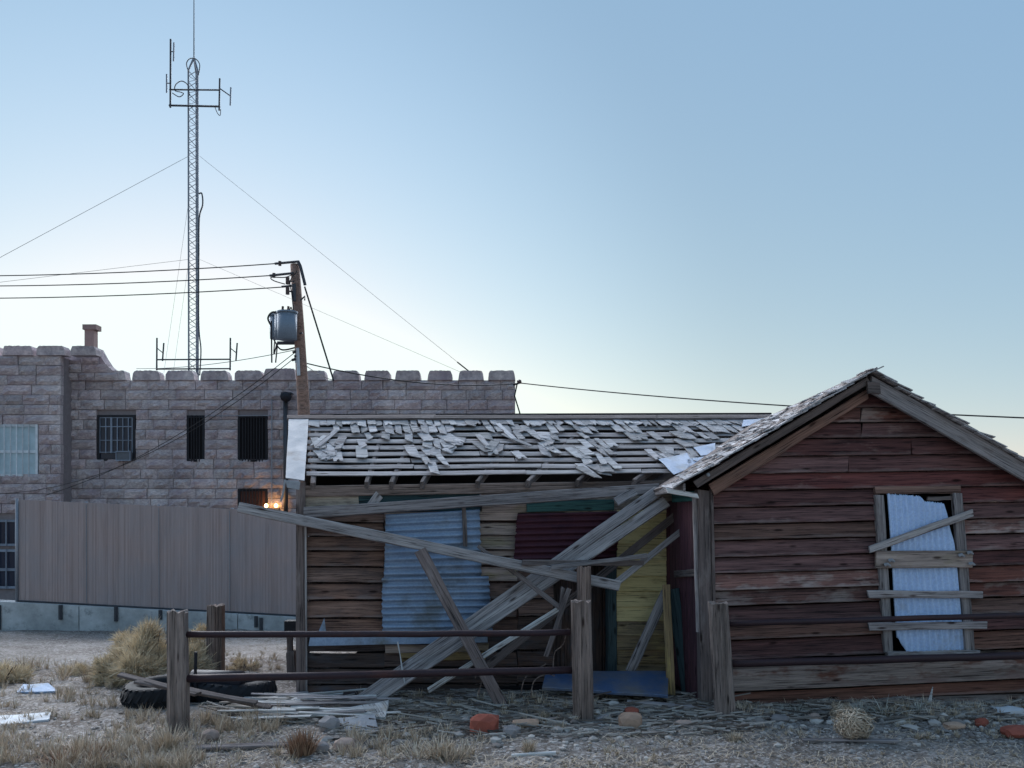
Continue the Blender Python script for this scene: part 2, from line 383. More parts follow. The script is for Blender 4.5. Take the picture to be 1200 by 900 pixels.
# ------------------------------------------------------------------ ground
def sstep(a, b, x):
    t = min(1, max(0, (x - a) / (b - a))); return t * t * (3 - 2 * t)
def gz(x, y):
    z = -.62 * sstep(10.2, 19, y) - .55 * sstep(19, 27, y)
    k = 1 - sstep(30, 60, y)
    z += k * .045 * mnoise.noise(Vector((x * .9, y * .9, 3.1))) + k * .02 * mnoise.noise(Vector((x * 4, y * 4, 1.1)))
    # rubble berm between the fence and the sheds
    z += .06 * math.exp(-((y - 8.75) / .35) ** 2) * (1 if x > -2.5 else .3) * (.6 + .8 * mnoise.noise(Vector((x * 2.3, 2, 7))))
    return z
def ground():
    def axis(lo, hi, st, far):
        a = list(np.arange(lo, hi + 1e-6, st)); o = []; d = st; p = hi
        while p < far: d *= 1.5; p += d; o.append(p)
        l = []; d = st; p = lo
        while p > -far: d *= 1.5; p -= d; l.append(p)
        return l[::-1] + a + o
    xs = axis(-10, 8, .07, 900); ys = axis(4.5, 20.5, .07, 900)
    nx, ny = len(xs), len(ys)
    vs = [(x, y, gz(x, y) + (random.gauss(0, .006) if 5 < y < 12 else 0)) for y in ys for x in xs]
    fs = [(j * nx + i, j * nx + i + 1, (j + 1) * nx + i + 1, (j + 1) * nx + i) for j in range(ny - 1) for i in range(nx - 1)]
    o = meshobj('ground', vs, fs, M['ground'], smooth=True); o['kind'] = 'structure'
ground()
def G(u, v, dz=0):
    D = CAMZ * F / (v - 600)
    for _ in range(4):
        p = P(u, v, D); z = gz(p.x, p.y); D = (CAMZ - z) * F / (v - 600)
    p = P(u, v, D); p.z = gz(p.x, p.y) + dz; return p

# ------------------------------------------------------------------ stone building (old jail)
JD = 26.0
jail = thing('stone_building', P(300, 650, JD), 'two storey grey stone building with battlements, barred windows and a chimney', 'building')
blkmesh = []
for k in range(10):
    vs, fs = [], []; nx, nz = 5, 3
    for j in range(nz + 1):
        for i in range(nx + 1):
            ed = i in (0, nx) or j in (0, nz)
            vs.append((i / nx - .5, -.5 + (.25 if ed else rnd(-.18, .18)), j / nz - .5))
    for j in range(nz):
        for i in range(nx):
            a = j * (nx + 1) + i; fs.append((a, a + 1, a + nx + 2, a + nx + 1))
    n0 = len(vs); vs += [(-.5, .5, -.5), (.5, .5, -.5), (.5, .5, .5), (-.5, .5, .5)]
    bot = list(range(nx + 1)); top = [nz * (nx + 1) + i for i in range(nx + 1)]
    fs += [tuple(bot[::-1] + [n0, n0 + 1]), tuple(top + [n0 + 2, n0 + 3]),
           tuple([j * (nx + 1) for j in range(nz + 1)] + [n0 + 3, n0]), tuple([j * (nx + 1) + nx for j in range(nz, -1, -1)] + [n0 + 1, n0 + 2])]
    me = bpy.data.meshes.new('stone_block'); me.from_pydata(vs, [], fs); me.update(); me.materials.append(M['stone']); blkmesh.append(me)
def block(x0, x1, z0, z1, yf, depth=.22, name='stone_block', me=None):
    g = .014
    c = Vector(((x0 + x1) / 2, yf + depth / 2 + rnd(-.02, .02), (z0 + z1) / 2))
    Mx = Matrix.Translation(c) @ Matrix.Diagonal((x1 - x0 - g, depth, z1 - z0 - g, 1))
    return shared(name, me or random.choice(blkmesh), jail, Mx)
def ux(u, D): return (u - 600) / F * D
def vz(v, D): return CAMZ + (600 - v) / F * D
H = 11.6
def courses(u0, u1, v0, v1, D, holes):
    v = v0; k = 0
    while v < v1 - 1:
        segs = [(u0, u1)]
        for (a, b, c, d) in holes:
            if v + H * .5 > c and v + H * .5 < d:
                ns = []
                for s in segs:
                    if b <= s[0] or a >= s[1]: ns.append(s); continue
                    if a > s[0]: ns.append((s[0], a))
                    if b < s[1]: ns.append((b, s[1]))
                segs = ns
        for (a, b) in segs:
            p = a
            first = True
            while p < b - .5:
                w = rnd(19, 34) * (.6 if first and k % 2 else 1); first = False
                q = p + w
                if b - q < 11: q = b
                block(ux(p, D), ux(q, D), vz(v + H, D), vz(v, D), D); p = q
        v += H; k += 1
holesR = [(112, 158, 485, 541), (218, 239, 485, 542), (278, 313, 485, 542), (278, 313, 572, 610)]
courses(72, 604, 445.0, 488, JD, holesR)
courses(72, 372, 445 + 4 * H, 606, JD, holesR)
LD = 25.3
courses(-45, 70, 416, 606, LD, [(-45, 44, 496, 559), (-45, 20, 605, 700)])
def core(x0, x1, y0, y1, z0, z1, nm='wall'): return box(nm, (x0, y0, z0), (x1, y1, z1), M['mortar'], jail)
core(ux(70, LD), ux(604, JD) - .03, JD + .14, JD + 10, -1.8, vz(446, JD))
core(ux(-160, LD), ux(70, LD) - .02, LD + .14, JD + 9.9, -1.8, vz(417, LD))
box('flat_roof', (ux(72, JD), JD + .2, vz(446, JD)), (ux(604, JD) - .1, JD + 9.8, vz(446, JD) + .02), M['roofing'], jail)
# merlons: rounded caps
def merlon(u0, u1, vt, vb, D, depth=.35):
    x0, x1, z0, z1 = ux(u0, D), ux(u1, D), vz(vb, D), vz(vt, D)
    n = 18; prof = [(x0, z0)]
    for i in range(n + 1):
        t = i / n; xx = lerp(x0 + .02, x1 - .02, t); e = abs(2 * t - 1)
        prof.append((xx + rnd(-.012, .012), z1 - .10 * e ** 18 * rnd(.8, 1.3) - .02 * rnd(0, 1)))
    prof.append((x1, z0)); m = len(prof); c = Vector(((x0 + x1) / 2, D, z0))
    vs = [Vector((x, D - .03 + rnd(-.01, .01), z)) - c for x, z in prof] + [Vector((x, D + depth, z)) - c for x, z in prof]
    fs = [tuple(range(m - 1, -1, -1)), tuple(range(m, 2 * m))] + [(i, (i + 1) % m, (i + 1) % m + m, i + m) for i in range(m)]
    meshobj('merlon', vs, fs, M['stone'], jail, Matrix.Translation(c))
for a, b in ((-38, -2), (3, 39), (43, 77), (83, 113)): merlon(a, b, 405, 416.3, LD)
for a, b in ((122, 148), (155, 188), (194, 228), (235, 268), (275, 308), (309, 347), (358, 382), (389, 421), (427, 457), (463, 493), (501, 530), (537, 567), (572, 604)):
    merlon(a, b, 434 if a != 309 else 431.5, 445.4, JD)
# stepped shoulder and chimney
sh = [(70, 416), (112, 407), (118, 418), (124, 427), (133, 435), (140, 446), (70, 446)]
pts = [P(u, v, JD - .03) for u, v in sh]; c = P(100, 430, JD)
vs = [p - c for p in pts] + [p - c + Vector((0, .5, 0)) for p in pts]; m_ = len(sh)
meshobj('stone_shoulder', vs, [tuple(range(m_)), tuple(range(2 * m_ - 1, m_ - 1, -1))] + [(i, i + m_, (i + 1) % m_ + m_, (i + 1) % m_) for i in range(m_)], M['stone'], jail, Matrix.Translation(c))
ch = box('chimney', P(99, 420, JD + 1), P(110, 386, JD + 1) + Vector((0, .26, 0)), M['chimney'], jail)
box('chimney_cap', P(96.5, 386, JD + .95), P(112.5, 380, JD + .95) + Vector((0, .36, 0)), M['chimney'], ch)
for va, vb, ue in ((416.5, 427, 117), (427, 437, 127), (437, 446, 139)):
    u_ = 72
    while u_ < ue - 8:
        q_ = min(ue, u_ + rnd(16, 26)); q_ = ue if ue - q_ < 9 else q_
        block(ux(u_, JD), ux(q_, JD), vz(vb, JD), vz(va, JD), JD - .12); u_ = q_
# windows
def window(u0, u1, v0, v1, D, pane, frame, nb, barmat, sash=False, name='window', r=.018):
    cx, y = ux((u0 + u1) / 2, D), D + .10
    x0, x1, z0, z1 = ux(u0, D), ux(u1, D), vz(v1, D), vz(v0, D)
    w = box(name, (x0, y, z0), (x1, y + .03, z1), pane, jail)
    t = .07
    for lo, hi in (((x0, y - .05, z0), (x0 + t, y - .002, z1)), ((x1 - t, y - .05, z0), (x1, y - .002, z1)), ((x0 + t, y - .05, z1 - t), (x1 - t, y - .002, z1)), ((x0 + t, y - .05, z0), (x1 - t, y - .002, z0 + t))):
        box('frame', lo, hi, frame, w)
    if sash: box('sash_rail', (x0 + t, y - .04, lerp(z0, z1, .45)), (x1 - t, y - .002, lerp(z0, z1, .45) + .08), frame, w)
    for i in range(nb):
        x = lerp(x0 + t, x1 - t, (i + 1) / (nb + 1)); tube('bar', [(x, y - .07, z0), (x, y - .07, z1)], r, barmat, w, 5)
    return w
M['glass'] = plain('dark_window_glass', (.02, .028, .05), .15, sc=2)
M['greyframe'] = plain('grey_window_frame', (.22, .26, .33), .5)
window(-20, 43, 497, 558, LD, M['blind'], M['whiteframe'], 7, M['whiteframe'], True)
w1 = window(113, 157.5, 486, 540, JD, M['glass'], M['iron'], 0, M['greyframe'])
y = JD + .07
for uu in (117, 124, 130.5, 137.5, 144, 150.5, 155): tube('bar', [P(uu, 489, y), P(uu, 531, y)], .016 if uu not in (130.5,) else .03, M['greyframe'], w1, 5)
for vv in (489.5, 500, 516, 530): tube('bar', [P(117, vv, y), P(155, vv, y)], .016, M['greyframe'], w1, 5)
acu = box('air_conditioner', P(136, 539, JD - .12), P(152, 529, JD - .12) + Vector((0, .2, 0)), M['ac'], w1)
for lo, hi in (((135.3, 540), (152.7, 538.8)), ((135.3, 529.8), (152.7, 528.4)), ((135.3, 538.8), (136.4, 529.8)), ((151.6, 538.8), (152.7, 529.8))):
    box('air_conditioner_rim', P(*lo, JD - .15), P(*hi, JD - .15) + Vector((0, .03, 0)), M['greyframe'], w1)
window(218, 239, 486.5, 541, JD, M['void'], M['iron'], 4, M['iron'])
window(278, 313, 486.5, 541, JD, M['void'], M['iron'], 8, M['iron'])
w4 = window(278, 313, 573, 612, JD, plain('painted_warm_interior', (.10, .04, .03), .6), M['iron'], 7, M['iron'])  # warm room light put into the pane colour, nothing glows
window(-16, 19, 609, 640, LD, M['glass'], M['greyframe'], 2, M['greyframe'], False)
window(-16, 19, 644, 690, LD, M['glass'], M['greyframe'], 2, M['greyframe'], True)
# conduits, flood light, lit bulbs
tube('conduit', [P(318.5, 468, JD - .05), P(318.5, 592, JD - .05)], .022, M['galv'], jail, 6)
tube('conduit', [P(334.5, 470, JD - .1), P(335, 600, JD - .1)], .07, M['dark_steel'], jail, 8)
tube('conduit', [P(318.5, 487, JD - .06), P(240, 487.5, JD - .06)], .015, M['galv'], jail, 6)
me = rock_mesh('flood_light', .17, .2, .16, 1, M['iron'], amp=.02)
shared('flood_light', me, jail, Matrix.Translation(P(335, 465, JD - .25)))
box('flood_light_bracket', P(329, 461, JD - .3), P(341, 459.5, JD - .3) + Vector((0, .3, 0)), M['dark_steel'], jail)
for uu, vv in ((312, 592.5), (323.5, 592.5)):
    lm = box('wall_lamp', P(uu - 3, 600, JD - .1), P(uu + 3, 596, JD - .1) + Vector((0, .12, 0)), M['dark_steel'], jail)
    me = rock_mesh('bulb', .055, .055, .06, 2, M['bulb'], amp=0); shared('bulb', me, lm, Matrix.Translation(P(uu, vv, JD - .14)))
    ld = bpy.data.lights.new('bulb_light', 'POINT'); ld.energy = 1.3; ld.color = (1, .5, .18); ld.shadow_soft_size = .07
    place(bpy.data.objects.new('bulb_light', ld), lm, Matrix.Translation(P(uu, vv, JD - .3)))

# ------------------------------------------------------------------ radio mast
MD = 30.0
mast = thing('radio_mast', P(228, 445, MD), 'tall grey lattice radio mast with antennas rising behind the stone building', 'radio mast')
mb = P(228, 452, MD); mt_ = P(227.5, 84, MD); tip = P(227.3, 70, MD)
a0 = .19
offs = [Vector((math.sin(R(a)) * a0, -math.cos(R(a)) * a0, 0)) for a in (-62, 58, 178)]
for o in offs: tube('leg', [mb + o, mt_ + o, tip + o * .15], .034, M['galv'], mast, 6)
vs, fs = [], []
nseg = 56
for k in range(3):
    o1, o2 = offs[k], offs[(k + 1) % 3]
    for i in range(nseg):
        p = lerp(mb, mt_, i / nseg) + (o1 if i % 2 else o2); q = lerp(mb, mt_, (i + 1) / nseg) + (o2 if i % 2 else o1)
        tube_geo([p - mb, q - mb], .012, 4, vs, fs)
meshobj('lattice_bracing', vs, fs, M['galv'], mast, Matrix.Translation(mb))
tube('whip_antenna', [tip, P(227.3, -40, MD)], .022, M['dark_steel'], mast, 6, r1=.012)
def mt(name, pxs, r, par=mast, dd=0, mat='dark_steel', smooth=False):
    pp = [P(u, v, MD + dd) for u, v in pxs]
    return tube(name, arc(pp) if smooth else pp, r, M[mat], par, 6)
ca = mt('crossarm', [(198.5, 105), (258, 105.5)], .028, dd=-.24); ca2 = mt('crossarm', [(198, 123.5), (258, 124.8)], .035, dd=-.24)
an = mt('dipole_antenna', [(200, 46), (199.6, 126)], .035, dd=-.3)
mt('dipole_element', [(203.8, 50), (203.4, 71.5)], .028, an, -.3, 'galv'); mt('dipole_bracket', [(200, 60.5), (204.5, 60.5)], .018, an, -.3)
mt('dipole_element', [(195.3, 87), (195.3, 108.5)], .028, an, -.3, 'galv'); mt('dipole_bracket', [(200, 97.5), (195, 97.5)], .018, an, -.3)
an = mt('dipole_antenna', [(257.5, 92), (256.8, 129.5)], .032, dd=-.3)
mt('dipole_element', [(270.5, 102.5), (269.8, 123.5)], .028, an, -.3, 'galv'); mt('dipole_bracket', [(258, 104), (270, 112.5)], .02, an, -.3)
mt('coax_cable', [(232.5, 88), (234, 76), (229, 69), (222, 69), (218.5, 75), (221, 84.5)], .018, smooth=True, dd=-.25)
mt('coax_cable', [(222, 112), (220, 100), (213, 95), (206, 99), (205, 106), (212, 108), (215, 110), (210, 113.5), (202, 109)], .018, smooth=True, dd=-.25)
mt('coax_cable', [(233, 300), (233.5, 256), (237.5, 240), (236.5, 227), (233, 227)], .028, smooth=True, dd=-.25)
mt('coax_cable', [(234, 440), (235.5, 410), (233, 380), (233, 300)], .025, smooth=True, dd=-.25)
mt('coax_cable', [(252, 126), (255, 133), (258, 135), (258.5, 128)], .014, smooth=True, dd=-.3)
for vv in (421.5, 432.5): mt('lower_crossarm', [(183, vv), (270.5, vv - .5)], .026, dd=-.3)
for uu, sgn in ((184, 1), (270, 1)):
    an = mt('dipole_antenna', [(uu, 396), (uu - .3, 434)], .032, dd=-.35)
    mt('dipole_element', [(uu + 8, 402), (uu + 6.5, 423)], .03, an, -.35); mt('dipole_bracket', [(uu, 408), (uu + 7.5, 414)], .018, an, -.35)
# guy wires of the mast
for pts, r in (([(221, 183, 30), (-60, 334, 24)], .006), ([(234, 183, 30), (552, 437, 26.6)], .0065), ([(234, 304, 30), (542, 437, 26.6)], .0055),
               ([(221, 304, 30), (-60, 338, 27)], .006), ([(222, 230, 30), (192, 437, 26.7)], .0045), ([(222, 300, 30), (203, 437, 26.7)], .0045)):
    a_, b_ = [P(*p) for p in pts]
    b_ = a_ + (b_ - a_) * ((a_.z + 1.1) / (a_.z - b_.z)) if b_.y < 28 and b_.x < -15 else b_     # on down to its ground anchor, else tied to the roof
    tube('guy_wire', [a_, b_], r, M['wire'], mast, 4)
tube('guy_turnbuckle', [P(536, 424.3, 26.75), P(552, 437, 26.6)], .022, M['wire'], mast, 5)

# ------------------------------------------------------------------ utility pole
PD = 20.0
pole = thing('utility_pole', (ux(358, PD), PD, gz(ux(358, PD), PD)), 'leaning brown wooden utility pole carrying a grey transformer beside the stone building', 'utility pole')
pb = Vector((ux(362, PD), PD, gz(-4.8, PD) - .3))
tube('pole_shaft', [pb, P(356, 480, PD), P(350.5, 385, PD), P(345.5, 310, PD)], .16, M['pole_wood'], pole, 12, r1=.105)
def up(name, pxs, r, dd=0, mat='dark_steel', par=pole, n=6, sm=False):
    pp = [P(u, v, PD + dd) for u, v in pxs]; return tube(name, arc(pp) if sm else pp, r, M[mat], par, n)
up('top_bracket', [(349, 306), (352, 312), (357.5, 334)], .04, -.1)
up('line_arm', [(322, 309), (349, 306.5)], .028, -.1); up('line_arm', [(316, 323), (344, 320)], .028, -.12); up('line_arm', [(330, 336), (346, 334.5)], .025, -.12)
for uu, vv in ((328, 308.5), (321, 322.5)): up('insulator', [(uu, vv - 2.3), (uu, vv + 2.8)], .04, -.1, 'ceramic')
for vv in (325, 337):
    up('fuse_cutout', [(337, vv), (337, vv + 8)], .05, -.25, 'ceramic'); up('fuse_cutout_arm', [(336, vv + 4), (345, vv + 5)], .018, -.2)
up('crossarm_bracket', [(344.5, 333), (344.5, 353)], .05, -.2, 'dark_steel'); up('step_bracket', [(352, 352), (357.5, 347), (357, 352)], .02, -.15)
tr = up('transformer', [(333, 397), (333, 368)], .22, .2, 'transformer', n=16)
up('transformer_lid', [(333, 368.5), (333, 366.4)], .24, .2, 'transformer', tr, 16)
tr2 = up('transformer', [(326, 397), (325, 371)], .19, .5, 'transformer', n=16)
up('transformer_lid', [(325, 371.3), (325, 369.3)], .21, .5, 'transformer', tr2, 16)
trc = up('transformer', [(336.5, 398), (336.5, 367)], .225, -.36, 'transformer', n=16); up('transformer_lid', [(336.5, 367.5), (336.5, 365.5)], .245, -.36, 'transformer', trc, 16)
for uu in (331, 337.5): up('bushing', [(uu, 366), (uu + .5, 359)], .03, -.3, 'ceramic', trc)
up('transformer_hanger', [(325, 402), (346, 402)], .04, 0); up('transformer_hanger', [(343, 372), (351, 372)], .04, 0)
up('cable', [(329, 367), (319, 366), (314, 373), (318, 382)], .022, 0, 'wire', sm=True)
up('cable', [(318, 376), (318.5, 425)], .02, 0, 'wire'); up('cable', [(322, 398), (321, 415), (325, 402), (323, 425)], .016, 0, 'wire', sm=True)
up('cable', [(321, 398), (327, 408), (334, 410), (347, 407)], .018, 0, 'wire', sm=True)
up('cable', [(348, 318), (340, 330), (342, 345), (344, 368), (341, 360), (339, 366)], .014, -.25, 'wire', sm=True)
up('cable', [(344, 321), (334, 325), (318, 325), (321, 329), (334, 333)], .012, -.15, 'wire', sm=True)
up('riser_pipe', [(347.5, 425), (348.5, 408), (350, 440)], .045, -.15, 'whiteframe')
up('guy_wire', [(357, 336), (391, 446)], .022, 0, 'wire'); up('step_bolt', [(351, 391), (354.5, 390)], .02, -.15); up('step_bolt', [(348, 397), (344, 397)], .02, -.15)
for vv, e in ((413, 0), (418, 4), (422, -2)): up('secondary_clamp', [(343 + e * .5, vv), (347, vv - 1)], .03, -.18, 'wire')

# ------------------------------------------------------------------ wires across the view
for i, (v0, p1, lb) in enumerate(((322, (322, 309), 'top power line of three running left from the pole'), (333.5, (316, 323), 'middle power line of three running left from the pole'), (348, (330, 336.5), 'lowest power line of three running left from the pole'))):
    tag(tube('power_line', [P(-80, v0 + 1.5, 22) + (P(-80, v0 + 1.5, 22) - P(*p1, PD - .1)) * 3 + Vector((0, 0, .8))] + sag(P(-80, v0 + 1.5, 22), P(*p1, PD - .1), .08), .013, M['wire'], None, 5), lb, 'power line', 'power lines running left')
tag(tube('service_cable', sag(P(352, 424, PD), P(611, 449, JD - .3), .25) + sag(P(611, 449, JD - .3), P(1290, 493, 16), .13, 20)[1:] + [P(1290, 493, 16) + Vector((12, -11, -.5)), P(1290, 493, 16) + Vector((26, -24, 1.0))], .016, M['wire'], None, 5), 'long black cable sagging right across the sky from the stone corner', 'cable')
for k, (a, b, sg, lb) in enumerate((((347, 412, PD), (44, 583, JD - .4), .45, 'black cable sloping steeply down across the barred stone wall windows'),
                       ((347, 418, PD), (-60, 575, LD - .4), 1.1, 'lower black cable drooping across the stone wall to the left window'),
                       ((346, 410, PD), (160, 432, JD + 1), .12, 'thin cable from the pole across the sky to the roof edge'),
                       ((354, 425, PD), (392, 446, JD), .06, 'short cable from the pole down to the battlements'))):
    tag(tube('service_drop', sag(P(*a), P(*b), sg), .0095, M['wire'], None, 4), lb, 'cable')
ins = thing('wire_insulator', P(607, 446, JD - .3), 'small dark insulator knob on the right corner of the stone building', 'insulator')
tube('bracket', [P(602, 451, JD - .1), P(608, 449, JD - .3), P(609, 445, JD - .3)], .03, M['iron'], ins); tube('strut', [P(606, 450, JD - .2), P(603, 464, JD - .15), P(610, 487, JD - .2)], .022, M['iron'], ins)
tube('knob', [P(606, 448, JD - .3), P(611, 447, JD - .3)], .06, M['ceramic'], ins, 8)

# ------------------------------------------------------------------ screened fence on the concrete wall
FD = 19.0
pf = thing('privacy_fence', P(180, 712, FD), 'long brown slatted screen fence standing on a pale stained concrete wall', 'fence')
ft = lambda u: lerp(585.5, 600, (u - 20) / 330.0); fb = lambda u: lerp(703.5, 721, (u - 20) / 330.0)
vs, fs = [], []; o = P(180, 660, FD); u = 21.0
def boxgeo(vs, fs, c, lo, hi):
    n = len(vs); vs += [Vector(((lo, hi)[i & 1][0], (lo, hi)[i >> 1 & 1][1], (lo, hi)[i >> 2 & 1][2])) - c for i in range(8)]
    fs += [tuple(n + k for k in f) for f in ((0, 2, 3, 1), (4, 5, 7, 6), (0, 1, 5, 4), (2, 6, 7, 3), (0, 4, 6, 2), (1, 3, 7, 5))]
while u < 372:
    w = 1.62
    a, b = P(u, fb(u), FD + rnd(-.006, .006)), P(u + w, ft(u) + rnd(-.2, .3) + (2 if u > 278 else 0), FD)
    boxgeo(vs, fs, o, a, Vector((b.x, a.y + .015, b.z))); u += w + .16
sl = meshobj('privacy_slat', vs, fs, M['slat'], pf, Matrix.Translation(o)); sl['kind'] = 'stuff'
for uu in (20, 101, 186, 272, 352): tube('fence_post', [P(uu, fb(uu) + 4, FD + (.05 if uu > 30 else -.02)), P(uu, ft(uu) - 1.5, FD + (.05 if uu > 30 else -.02))], .035, M['galv'], pf, 8)
tube('bottom_rail', [P(20, fb(20) + .5, FD - .03), P(372, fb(372) + .5, FD - .03)], .02, M['dark_steel'], pf, 6)
tube('top_rail', [P(20, ft(20) + 1, FD + .04), P(278, ft(278) + 1, FD + .04)], .022, M['galv'], pf, 6)
for uu in (101, 186, 269): tube('tie_wire', [P(uu, ft(uu) + 2, FD - .02), P(uu + .4, fb(uu) - 1, FD - .02)], .008, M['galv'], pf, 4)
cw = thing('concrete_wall', P(100, 735, FD - .2), 'low pale stained concrete wall under the brown screen fence', 'wall')
for i, (a, b) in enumerate(((-120, -3), (-2, 92), (93, 186), (187, 278), (279, 380))):
    t0, t1 = P(a, fb(a) + 2.5, FD - .15), P(b, fb(b) + 2.5, FD - .15)
    board4('concrete_panel', t0, t1, Vector((t1.x, t1.y, -1.4)), Vector((t0.x, t0.y, -1.4)), .35, M['concrete'], cw, seg=4, jag=0, endj=0)
for uu, a, b in ((71, 706, 726), (136, 708, 728), (-1, 706, 738), (188, 712, 726), (300, 719, 735), (306, 721, 738)):
    tube('drain_stub', [P(uu, a + 3, FD - .17), P(uu, b, FD - .17)], .045, M['dark_steel'], cw, 6)

# ------------------------------------------------------------------ long collapsed shack
YAW = R(12); dl = Vector((math.cos(YAW), math.sin(YAW), 0)); nl = Vector((-math.sin(YAW), math.cos(YAW), 0))
WL = Vector((ux(352, 9.2), 9.2, 0))
def W(u, v, off=0): return hit(u, v, WL - nl * off, nl)
shack = thing('collapsed_shack', Vector((0, 9.9, 0)), 'long low derelict shack with bare roof battens, tin patches and missing shingles', 'shack')
LE, RidL = W(360, 566, .12), hit(363, 489, WL + nl * 2.0, nl)
RidR = hit(905, 487, WL + nl * 2.0, nl)
rn = (RidR - RidL).cross(LE - RidL).normalized()
if rn.z < 0: rn = -rn
def RF(u, v, off=0): return hit(u, v, LE + rn * off, rn)
def lapped(u0, u1, ur0, ur1, vt, vb, mat, par, fn, vtr=None, vbr=None, off=0, lap=.028, t=.02, **kw):
    vtr = vt if vtr is None else vtr; vbr = vb if vbr is None else vbr
    return board4('siding_board', fn(u0, vt, off), fn(u1, vtr, off), fn(ur1, vbr, off + lap), fn(ur0, vbr if False else vb, off + lap), t, mat, par, **kw)
lines = [598, 612, 628, 645, 664, 683, 703, 724, 744, 764, 783, 802, 820]
for i in range(len(lines) - 1):
    a, b = lines[i] + 1.2, lines[i + 1] - rnd(.2, 1.0)
    lapped(357, 450, 357, 450, a, b, M['brown_wall' if i < 8 else 'dark_wall'], shack, W, wave=.006, jag=.006)
    lapped(451, 606, 451, 606, a - 1, b - 1.2, M['tan_wall' if i < 5 else 'brown_wall' if i < 8 else 'dark_wall'], shack, W, jag=.006)
    if 4 <= i: lapped(607, 648, 607, 648, a - 2, b - 2, M['brown_wall' if i < 7 else 'dark_wall'], shack, W, jag=.006)
# low timber course below the tin
board4('base_board', W(451, 756, .05), W(572, 754, .05), W(572, 763, .05), W(451, 766, .05), .03, M['tan_wall'], shack)
board4('base_board', W(470, 765, .04), W(570, 764, .04), W(570, 773, .04), W(470, 775, .04), .02, M['yellow_worn'], shack)
# recessed dark doorway wall behind the fallen planks
for i in range(7):
    u0 = 608 + i * 16.5
    board4('door_board', W(u0, 655, -.25), W(u0 + 15.8, 655, -.25), W(u0 + 15.8, 800, -.25), W(u0, 800, -.25), .03, M['dark_wall'], shack, seg=2)
# boards under the eave
board4('fascia_board', W(356, 569, .05), W(792, 563, .05), W(792, 575, .05), W(356, 582, .05), .03, M['post_wood'], shack, seg=9, wave=.004)
board4('frieze_board', W(357, 582, .01), W(420, 581, .01), W(420, 599, .01), W(357, 600, .01), .02, M['cream'], shack)
board4('frieze_board', W(421, 581, .012), W(563, 578, .012), W(563, 599, .012), W(421, 601, .012), .02, M['teal_dark'], shack)
board4('frieze_board', W(564, 578, .01), W(662, 576, .01), W(662, 600, .01), W(564, 602, .01), .02, M['tan_wall'], shack)
board4('frieze_board', W(663, 577, .014), W(790, 574, .014), W(790, 600, .014), W(663, 602, .014), .02, M['cream'], shack)
board4('window_header', W(617, 587, .04), W(720, 585, .04), W(720, 598, .04), W(617, 600, .04), .03, M['teal'], shack)
board4('corner_post', W(347, 566, .07), W(358, 566, .07), W(359, 820, .07), W(347, 820, .07), .12, M['dark_wood'], shack, seg=6)
board4('corner_trim', W(357, 600, .09), W(359.5, 600, .09), W(360, 818, .09), W(358, 818, .09), .03, M['grey_wood'], shack)
# yellow wall
ys = [590, 600, 617, 636, 655, 673, 691, 709, 726, 743, 760, 776, 794]
for i in range(len(ys) - 1):
    lapped(723, 787, 723, 787, ys[i] + 1, ys[i + 1] + 2, M['yellow' if i < 8 else 'yellow_worn'], shack, W, lap=.02, off=.002)
board4('door_jamb', W(712, 640, .05), W(723, 640, .05), W(723, 792, .05), W(713, 792, .05), .1, M['teal_dark'], shack)
board4('door_jamb', W(784, 588, .06), W(793, 588, .06), W(794, 800, .06), W(787, 800, .06), .1, M['teal_dark'], shack)
# tin patches
corr('tin_sheet', W(452, 603, .10), W(562, 597, .10), W(564, 677, .10), W(450, 679, .10), M['tin'], shack, waves=9, amp=.024, ragged=.006)
corr('tin_sheet', W(448, 677, .13), W(572, 675, .13), W(578, 739, .13), W(448, 741, .13), M['tin'], shack, waves=8, amp=.026, ragged=.008)
corr('red_tin_sheet', W(606, 602, .10), W(728, 599, .10), W(722, 657, .10), W(602, 660, .10), M['tin_red'], shack, waves=8, amp=.02, ragged=.006)
board4('tin_strip', W(364, 747, .12), W(572, 746, .12), W(572, 753, .12), W(361, 757, .12), .004, M['tin'], shack, seg=7, wave=.006)
tr_ = [W(371, 746, .12), W(383, 746, .12), W(380, 724, .14)]
meshobj('tin_flap', [p - tr_[0] for p in tr_] + [p - tr_[0] + nl * .004 for p in tr_], [(0, 1, 2), (5, 4, 3), (0, 3, 4, 1), (1, 4, 5, 2), (2, 5, 3, 0)], M['tin'], shack, Matrix.Translation(tr_[0]))
board4('batten_strip', W(541, 588, .16), W(546, 588, .16), W(548, 641, .16), W(543, 641, .16), .02, M['dark_wood'], shack)
board4('brace_stub', W(441, 576, .12), W(449, 583, .12), W(435, 601, .12), W(427, 594, .12), .02, M['grey_wood'], shack)
